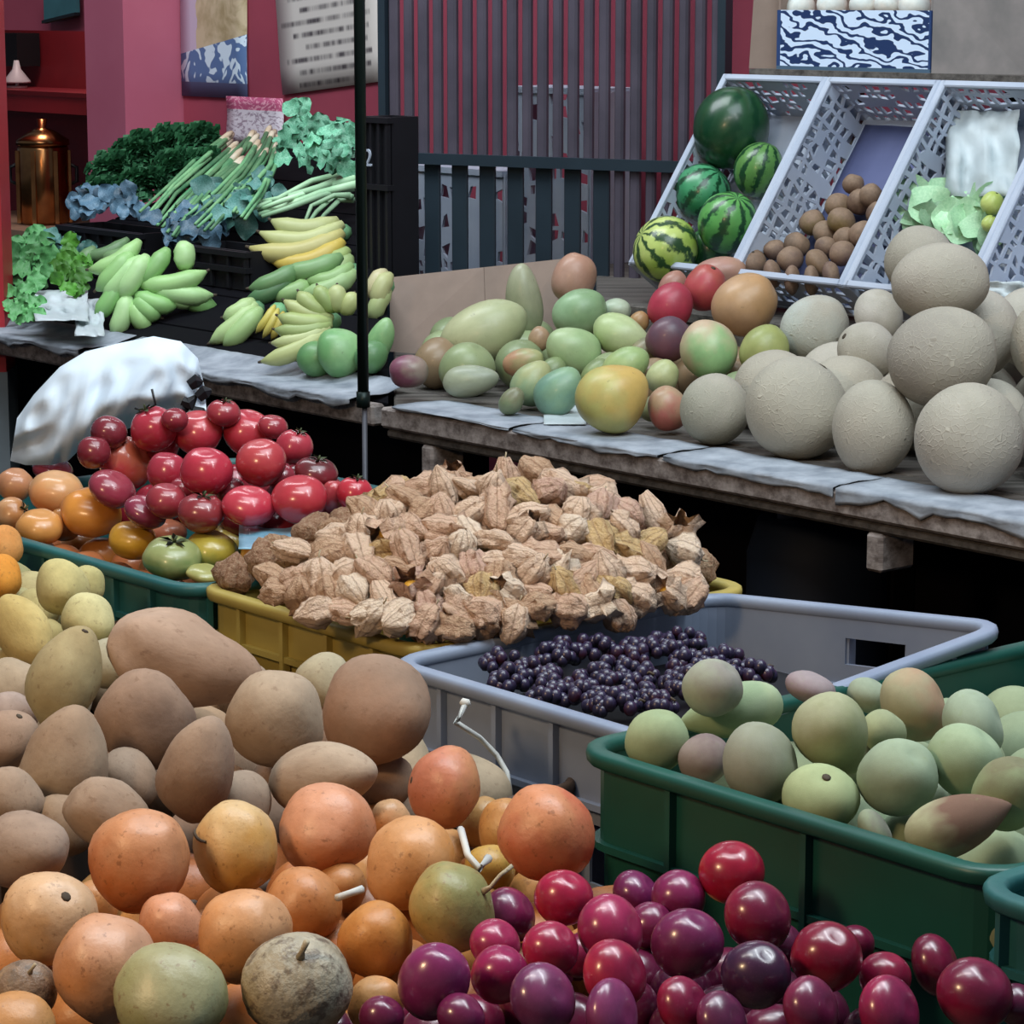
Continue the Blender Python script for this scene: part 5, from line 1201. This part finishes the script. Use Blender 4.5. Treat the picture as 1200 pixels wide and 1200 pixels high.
film('plastic_film', 1150, 180, 85, 100, 'white plastic wrap bunched in the leaning crate above the cabbage', 'bagw', in_crate(2, .055), 5, .03)
film('plastic_film', 1188, 350, 60, 40, 'white plastic sheet behind the topmost cantaloupe at the right', 'bagw', lambda px, py: at_b(px, py, .56), 6, .02)

# ------------------------------------------------------------------ bananas and greens on the sloping shelf
def loc_l(off=0): return lambda px, py, o=0: march(px, py, lambda p: hleft(p) + off + o, 4.2)
def finger(parent, p0, p1, bul, r, col, tint, base):
    pts = []; rad = []; n = 9
    for i in range(n + 1):
        t = i / n; pts.append(p0 + (p1 - p0) * t + bul * (4 * t * (1 - t)) - base)
        rad.append(r * (.42 + .58 * min(1, t * 5) if t < .2 else 1 if t < .72 else max(.16, 1 - ((t - .72) / .28) ** 1.6 * .85)))
    o = G().tube(pts, rad, 9).build('banana', M['banana'], parent, True)
    d_ = (pts[-1] - pts[-2]).normalized(); G().tube([pts[-1] - d_ * r * .1, pts[-1] + d_ * r * .35], [r * .2, r * .13], 6).build('tip', M['scar'], o, True); o.color = lin(col); o['skin_tint'] = lin(tint)[:3]
def hand(label, cx, cy, fingers, off, cols, tint, r=9, name='banana_hand', group='banana hands on the sloping shelf'):
    L = loc_l(off); c = L(cx, cy); m = mpp(c); rt = root(name, c, label, 'bananas', group)
    G().tube([CF * .012 - CU * .005, -CF * .004, -CF * .012 + CU * .004], [9 * m, 11 * m, 7 * m], 9).build('crown', M['scal'], rt, True)
    for i, (x0, y0, x1, y1, b, dz) in enumerate(fingers):
        p0, p1 = at_plane(x0, y0, c - CF * dz, CF), at_plane(x1, y1, c - CF * (dz + .004), CF)
        d = (p1 - p0).normalized(); side = d.cross(CF)
        finger(rt, p0, p1, side * (b * m) - CF * .012, r * m * (.92 + .16 * ((i * 37) % 10) / 10), cols[i % len(cols)], tint, c)
    return rt
GB = ['#9cc680', '#8aba72', '#a8d090', '#7cae68', '#b0d498']
hand('green plantain hand fanning out at the left of the shelf', 160, 338, [
 (163, 282, 104, 316, 10, .03), (154, 296, 113, 340, 4, .045), (166, 302, 122, 352, 0, .05), (196, 292, 163, 335, 3, .05), (212, 286, 211, 316, 6, .04), (165, 333, 242, 318, -8, .06), (160, 345, 208, 358, -5, .065), (185, 338, 232, 352, -4, .05), (210, 340, 255, 360, -5, .04), (150, 345, 132, 396, 4, .06), (158, 355, 176, 388, -3, .065), (162, 350, 188, 372, -3, .065), (176, 336, 250, 346, -5, .06), (140, 330, 112, 372, 4, .05), (172, 300, 140, 350, 2, .055)], .04, GB, '#9cc480', 12)
hand('smaller dark green plantain hand behind the fanning one', 130, 300, [(150, 280, 95, 300, 8, .0), (160, 286, 118, 300, 8, .01), (110, 290, 78, 310, 6, 0)], .03, ['#6a8c60', '#7a9c6c'], '#80a070', 9)
YB = ['#b9b47a', '#c0a860', '#c9b04e', '#a9b47c', '#8fae70', '#9cb880']
hand('ripening banana hand with brown-yellow fingers curving down', 402, 272, [(402, 262, 304, 272, 16, .03), (402, 272, 292, 290, 16, .04), (402, 282, 318, 306, 14, .05), (408, 292, 346, 316, 10, .055), (410, 300, 366, 330, 8, .06), (396, 258, 318, 258, 12, .02)], .04, ['#b9bf86', '#b8b070', '#c4ac50', '#9aae6c', '#8cac74', '#b0b880'], '#b0ac6c', 13)
hand('green banana hand under the ripening one', 415, 318, [(412, 310, 360, 328, 10, .03), (416, 318, 352, 345, 8, .035), (350, 312, 292, 338, 6, .02), (345, 322, 288, 352, 6, .02), (400, 300, 330, 318, 8, .01), (365, 330, 318, 346, 6, .02)], .03, ['#8cae70', '#9cba80', '#5c8454', '#4c744c', '#6c9460'], '#90b078', 12)
hand('yellow-green banana hand with fingers spread round a dark crown', 390, 376, [(390, 372, 333, 352, 6, .03), (388, 376, 326, 370, 6, .04), (388, 380, 322, 386, 6, .045), (386, 384, 318, 402, 6, .05), (384, 388, 306, 424, 6, .055), (384, 368, 350, 342, 4, .03), (392, 364, 372, 335, 2, .03), (396, 364, 395, 335, 0, .03), (402, 366, 415, 344, -2, .03)], .045, ['#b4bc80', '#a9b878', '#9cb070', '#bcc48c'], '#a0ac70', 10.5)
hand('pale green plantain hand at the shelf edge beside the plastic bag', 300, 362, [(300, 356, 246, 402, 4, .02), (305, 362, 262, 408, 2, .03), (296, 352, 262, 372, 5, .01)], .03, ['#a9c484', '#9cbc7c'], '#b4cc94', 12)
hand('slim yellow bananas lying left of the dark crown', 326, 364, [(326, 362, 308, 396, 2, .03), (332, 366, 318, 398, 2, .03), (322, 358, 300, 390, 2, .02)], .03, ['#c0b458', '#b8a850'], '#c8bc68', 5)
hand('pale yellow bananas right of the steel post', 452, 335, [(452, 318, 438, 352, -5, .01), (458, 322, 446, 362, -6, .02), (456, 340, 438, 378, -4, .02)], .03, ['#c4bc94', '#b4b884', '#a4b47c'], '#c0b878', 11)
rows = [(400, 412, 30, 27, 70, 20, 0, '#6fa468', '#8cb880', 'mango', None, 'squat green papaya below the dark banana crown'), (446, 398, 16, 28, 20, 20, 0, '#76a872', '#8cb47c', 'mango', None, 'green papaya just right of the steel post'), (372, 420, 22, 24, 70, 20, -.01, '#5c8c58', '#6c9860', 'mango', None, 'dark green papaya under the yellow-green bananas'), (436, 418, 20, 20, 60, 20, -.01, '#4f7c50', '#5c8858', 'mango', None, 'dark green papaya at the shelf end by the post')]
pile('green_papaya', 'papaya', 'green papayas at the shelf edge', rows, loc_l(.035), False)
# leafy heaps
for k, (px, py, rx, ry) in enumerate(((130, 200, 26, 20), (160, 182, 28, 24), (195, 170, 30, 20), (232, 168, 26, 20), (205, 200, 30, 22), (165, 215, 30, 16), (240, 196, 20, 20), (120, 222, 22, 12))):
    lab = ['dark parsley bunch second from the left', 'dark parsley bunch below the wall pillar', 'dark parsley bunch topmost in the heap', 'dark parsley bunch beside the scallions', 'dark parsley bunch in the middle of the heap', 'dark parsley bunch above the blue wrapped greens', 'dark parsley bunch partly under the scallions', 'dark parsley bunch at the far left beside the urn'][k] + ' on the sloping shelf'
    rt = root('parsley_bunch', loc_l(.06)(px, py), lab, 'parsley', 'parsley bunches on the sloping shelf'); c = rt.location.copy(); m = mpp(c); rg = random.Random(k); g = G()
    for i in range(620):
        v = Vector((rg.gauss(0, 1), rg.gauss(0, 1), rg.gauss(0, 1))).normalized() * rg.uniform(.35, 1.1); p = CX * (v.x * rx * m) + CU * (v.y * ry * m) - CF * (v.z * 18 * m)
        n_ = (v + Vector((rg.uniform(-.6, .6), rg.uniform(-.6, .6), rg.uniform(-.2, .8)))).normalized(); u = n_.orthogonal().normalized(); w = n_.cross(u); s = rg.uniform(4, 6.5) * m
        g.add([p, p + u * s + w * s * .8 + n_ * s * .3, p + u * s * 2, p + u * s - w * s * .8 + n_ * s * .3], [(0, 1, 2), (0, 2, 3)])
    o = g.build('leaves', M['parsley'], rt); o['kind'] = 'stuff'
    g = G()
    for i in range(5): g.tube([Vector((0, 0, -.02)), -CU * (ry * m) + CX * ((i - 2) * 3 * m)], .0018, 4)
    o = g.build('stems', M['scal'], rt); o['kind'] = 'stuff'
def stalks(name, cat, label, group, pts, n, r, mat, mat2, off, seed, fan=8):
    L = loc_l(off); rg = random.Random(seed); c = L(*pts[0]); m = mpp(c); rt = root(name, c, label, cat, group)
    for k in range(n):
        j = (k - (n - 1) / 2) * fan; P = []
        for t, (x, y) in enumerate(pts): P.append(L(x + j * (.4 + .6 * t / (len(pts) - 1)) * .6 + rg.uniform(-3, 3), y + j * .5 + rg.uniform(-3, 3), rg.uniform(0, .02)) - c)
        G().tube(P, [r * m * (1 - .5 * t / (len(P) - 1)) for t in range(len(P))], 6).build('stalk', mat, rt, True)
        if mat2: G().tube([P[0] + (P[0] - P[1]).normalized() * 20 * m, P[0] + (P[0] - P[1]).normalized() * 10 * m, P[0] + (P[1] - P[0]) * .12], [r * m * .7, r * m * 1.15, r * m * 1.05], 6).build('bulb', mat2, rt, True)
stalks('scallion_bunch', 'scallions', 'scallion bunch running down left from the small sign', 'scallion bunches on the sloping shelf', [(272, 176), (245, 200), (212, 232), (186, 262)], 9, 3.6, M['scal'], M['scalw'], .075, 1)
stalks('scallion_bunch', 'scallions', 'scallion bunch with grey roots below the small sign', 'scallion bunches on the sloping shelf', [(300, 172), (285, 195), (258, 225), (225, 256)], 9, 3.6, M['scal'], M['scalw'], .08, 2)
stalks('scallion_bunch', 'scallions', 'scallion bunch nearest the curly cabbage', 'scallion bunches on the sloping shelf', [(322, 168), (312, 190), (294, 215), (268, 244)], 8, 3.6, M['scal'], M['scalw'], .08, 3)
for k, (px, py) in enumerate(((292, 152), (305, 145), (318, 150))):
    L = loc_l(.1); p = L(px, py); m = mpp(p); g = G(); rg = random.Random(k)
    for i in range(26): a = CX * rg.uniform(-8, 8) * m + CU * rg.uniform(-14, 20) * m - CF * rg.uniform(0, 10) * m; g.tube([a * .2 - CU * 14 * m, a * .7, a], .0016, 4)
    single('root_tuft', g, M['root'], ['grey root tuft of the left scallions against the small sign', 'tallest grey root tuft in front of the small sign', 'grey root tuft at the right under the text notice'][k], 'roots', 'root tufts above the scallions', False, 'stuff')
stalks('leek_bunch', 'leeks', 'pale leek stalks lying across the shelf below the curly cabbage', None, [(414, 212), (372, 222), (330, 238), (300, 246)], 5, 5, M['chayote'], None, .06, 4, 7)
stalks('leek_bunch', 'leeks', 'pale leek stalks just above the ripening bananas', None, [(412, 232), (392, 232), (372, 246), (362, 262)], 3, 4, M['chayote'], None, .06, 5, 9)
leafy('curly_cabbage', 'cabbage', 'curly pale green cabbage topmost beside the steel post', None, loc_l(.1), 362, 168, 28, 26, 'chard', 41, 23, 11, 80, 150, .04, face=.6)
leafy('curly_cabbage', 'cabbage', 'curly green cabbage half hidden behind the steel post', None, loc_l(.1), 400, 175, 18, 26, 'chard', 30, 23, 12, 80, 150, .04, face=.6)
leafy('kale_bunch', 'kale', 'blue-green kale bunch below the scallions', 'kale bunches on the sloping shelf', loc_l(.06), 270, 248, 34, 18, 'kale', 30, 28, 13, 200, 80, .04)
leafy('kale_bunch', 'kale', 'blue-green kale bunch hanging over the black crate', 'kale bunches on the sloping shelf', loc_l(.06), 222, 268, 34, 14, 'kaleb', 26, 27, 14, 240, 80, .04)
leafy('kale_bunch', 'kale', 'teal kale bunch beside the ripening bananas', 'kale bunches on the sloping shelf', loc_l(.06), 300, 228, 26, 16, 'kale', 22, 24, 15, 250, 90, .04)
leafy('blue_greens', 'greens', 'bluish shiny wrapped greens left of the kale', None, loc_l(.05), 128, 245, 40, 14, 'kaleb', 30, 21, 16, 180, 100, .03)
blackbox(75, 168, 262, 305, .42, .1, 'black crate front under the bluish wrapped greens')
blackbox(215, 292, 285, 330, .34, .1, 'black crate front below the hanging kale')
leafy('lettuce', 'lettuce', 'bright green lettuce at the far left of the shelf', 'lettuces at the left of the shelf', loc_l(.04), 40, 318, 24, 34, 'lett', 41, 21, 17, 90, 120, .04, face=.7)
leafy('lettuce', 'lettuce', 'yellow-green lettuce beside the dark plantains', 'lettuces at the left of the shelf', loc_l(.04), 85, 328, 18, 22, 'lettb', 30, 19, 18, 90, 120, .04, face=.7)
leafy('lettuce', 'lettuce', 'lowest green lettuce beside the red post', 'lettuces at the left of the shelf', loc_l(.03), 32, 360, 18, 18, 'lett', 26, 17, 19, 90, 120, .03, face=.7)
leafy('lettuce', 'lettuce', 'dark lettuce behind the yellow-green one', 'lettuces at the left of the shelf', loc_l(.04), 78, 296, 22, 12, 'kale', 19, 19, 20, 90, 100, .03, face=.7)
film('plastic_film', 72, 358, 62, 36, 'white crumpled plastic wrap beside the lettuce', 'bagw', loc_l(.04), 7, .03)
film('plastic_film', 105, 372, 34, 44, 'greyish crumpled wrap under the plantain tips', 'bagw', loc_l(.03), 9, .03)

# ------------------------------------------------------------------ white plastic bag over the back of the tomato crate
top = [(20, 490), (40, 462), (70, 430), (100, 412), (140, 402), (180, 394), (212, 400), (232, 420), (240, 455)]
bot = [(12, 540), (30, 545), (60, 545), (80, 540), (100, 520), (130, 508), (165, 498), (205, 490), (242, 482)]
g = G(); nu, nv = 40, 22; yb = lambda s, t: 3.36 + .12 * math.sin(pi * t) * .6 - .05 * t
def lerp(P, s):
    s *= len(P) - 1; i = min(int(s), len(P) - 2); f = s - i; return P[i][0] * (1 - f) + P[i + 1][0] * f, P[i][1] * (1 - f) + P[i + 1][1] * f
for half in (0, 1):
    for i in range(nu + 1):
        s = i / nu; a, b = lerp(top, s), lerp(bot, s)
        for j in range(nv + 1):
            t = j / nv; x, y = a[0] + (b[0] - a[0]) * t, a[1] + (b[1] - a[1]) * t
            th = .085 * math.sin(pi * min(1, t * .9 + .02)) ** .6 * math.sin(pi * min(1, s * .92 + .04)) ** .5
            f1 = .5 * noise.noise(Vector((s * 3.2 + t * 2.4, t * 1.4 - s * 1.2, 1.5))); f2 = noise.noise(Vector((s * 6.5 - t * 1.2, t * 2.2 + s * 2, 4)))
            nz = .035 * f1 + .016 * (1 - abs(f2) * 2.2) * (.4 + .6 * s) + .006 * noise.noise(Vector((s * 14, t * 5, 7)))
            d = 3.47 - (th + nz * 1.2 if half == 0 else -th * .6 + nz * .3)
            g.v.append(at_y(x, y, d))
H = (nu + 1) * (nv + 1)
for half in (0, 1):
    for i in range(nu):
        for j in range(nv):
            k = half * H + i * (nv + 1) + j; q = (k, k + 1, k + nv + 2, k + nv + 1); g.f.append(q if half == 0 else q[::-1])
single('plastic_bag', g, M['bag'], 'white plastic bag slumped over the back of the tomato crate', 'bag', None, True)
g = G()
for k, (x, y) in enumerate(((222, 452), (214, 470), (232, 466), (205, 478), (226, 482))):
    p = at_y(x, y, 3.3); m = mpp(p); rg = random.Random(k)
    g.tube([p, p + CX * 9 * m + CU * rg.uniform(-6, 8) * m, p + CX * 16 * m + CU * rg.uniform(-14, 10) * m], [7 * m, 9 * m, 2 * m], 6)
single('dry_stem_tuft', g, M['black'], 'dark dried stems in front of the bag above the tomatoes', 'stems', None, False, 'stuff')
for k, (pts, lab) in enumerate((([(178, 456), (182, 474), (170, 484), (190, 490)], 'thin dark twig on the bag left of the dried stems'), ([(158, 478), (172, 484), (186, 481)], 'short dark twig lying at the foot of the bag'))):
    q = [at_y(x, y, 3.28) for x, y in pts]; single('dark_twig', G().tube(q, .0016, 6), M['black'], lab, 'twig', None, True)

# small stray things
q = [at_z(545, 826, .852), at_z(556, 842, .85) - DB * .02, at_z(572, 862, .82) - DB * .01, at_z(582, 885, .80), at_z(594, 905, .79), at_z(599, 935, .77)]
q2 = [p - CF * .0 for p in q]
tw = root('white_twine', q[0], 'frayed white twine hanging from the grey crate rim', 'twine')
G().tube([p - q[0] for p in q2], [.003, .0028, .0025, .0026, .0024, .0022], 7).build('cord', M['twine'], tw, True)
G().tube([Vector((-.004, -.002, .002)), Vector((-.002, -.003, .003)), Vector((.002, -.003, .002)), Vector((.004, -.001, .0))], [.0015, .004, .004, .0015], 8).build('knot', M['twine'], tw, True)
for pts, z, lab in (([(540, 972), (548, 1002), (562, 1018), (572, 1006)], .85, 'pale hooked stalk lying between the granadillas'), ([(395, 1052), (412, 1046), (424, 1042)], .835, 'short pale stalk in shade among the granadillas')):
    single('granadilla_stalk', G().tube([at_z(x, y, z) for x, y in pts], [.0028, .0026, .003, .0034][:len(pts)], 7), M['twine'], lab, 'stalk', None, True)
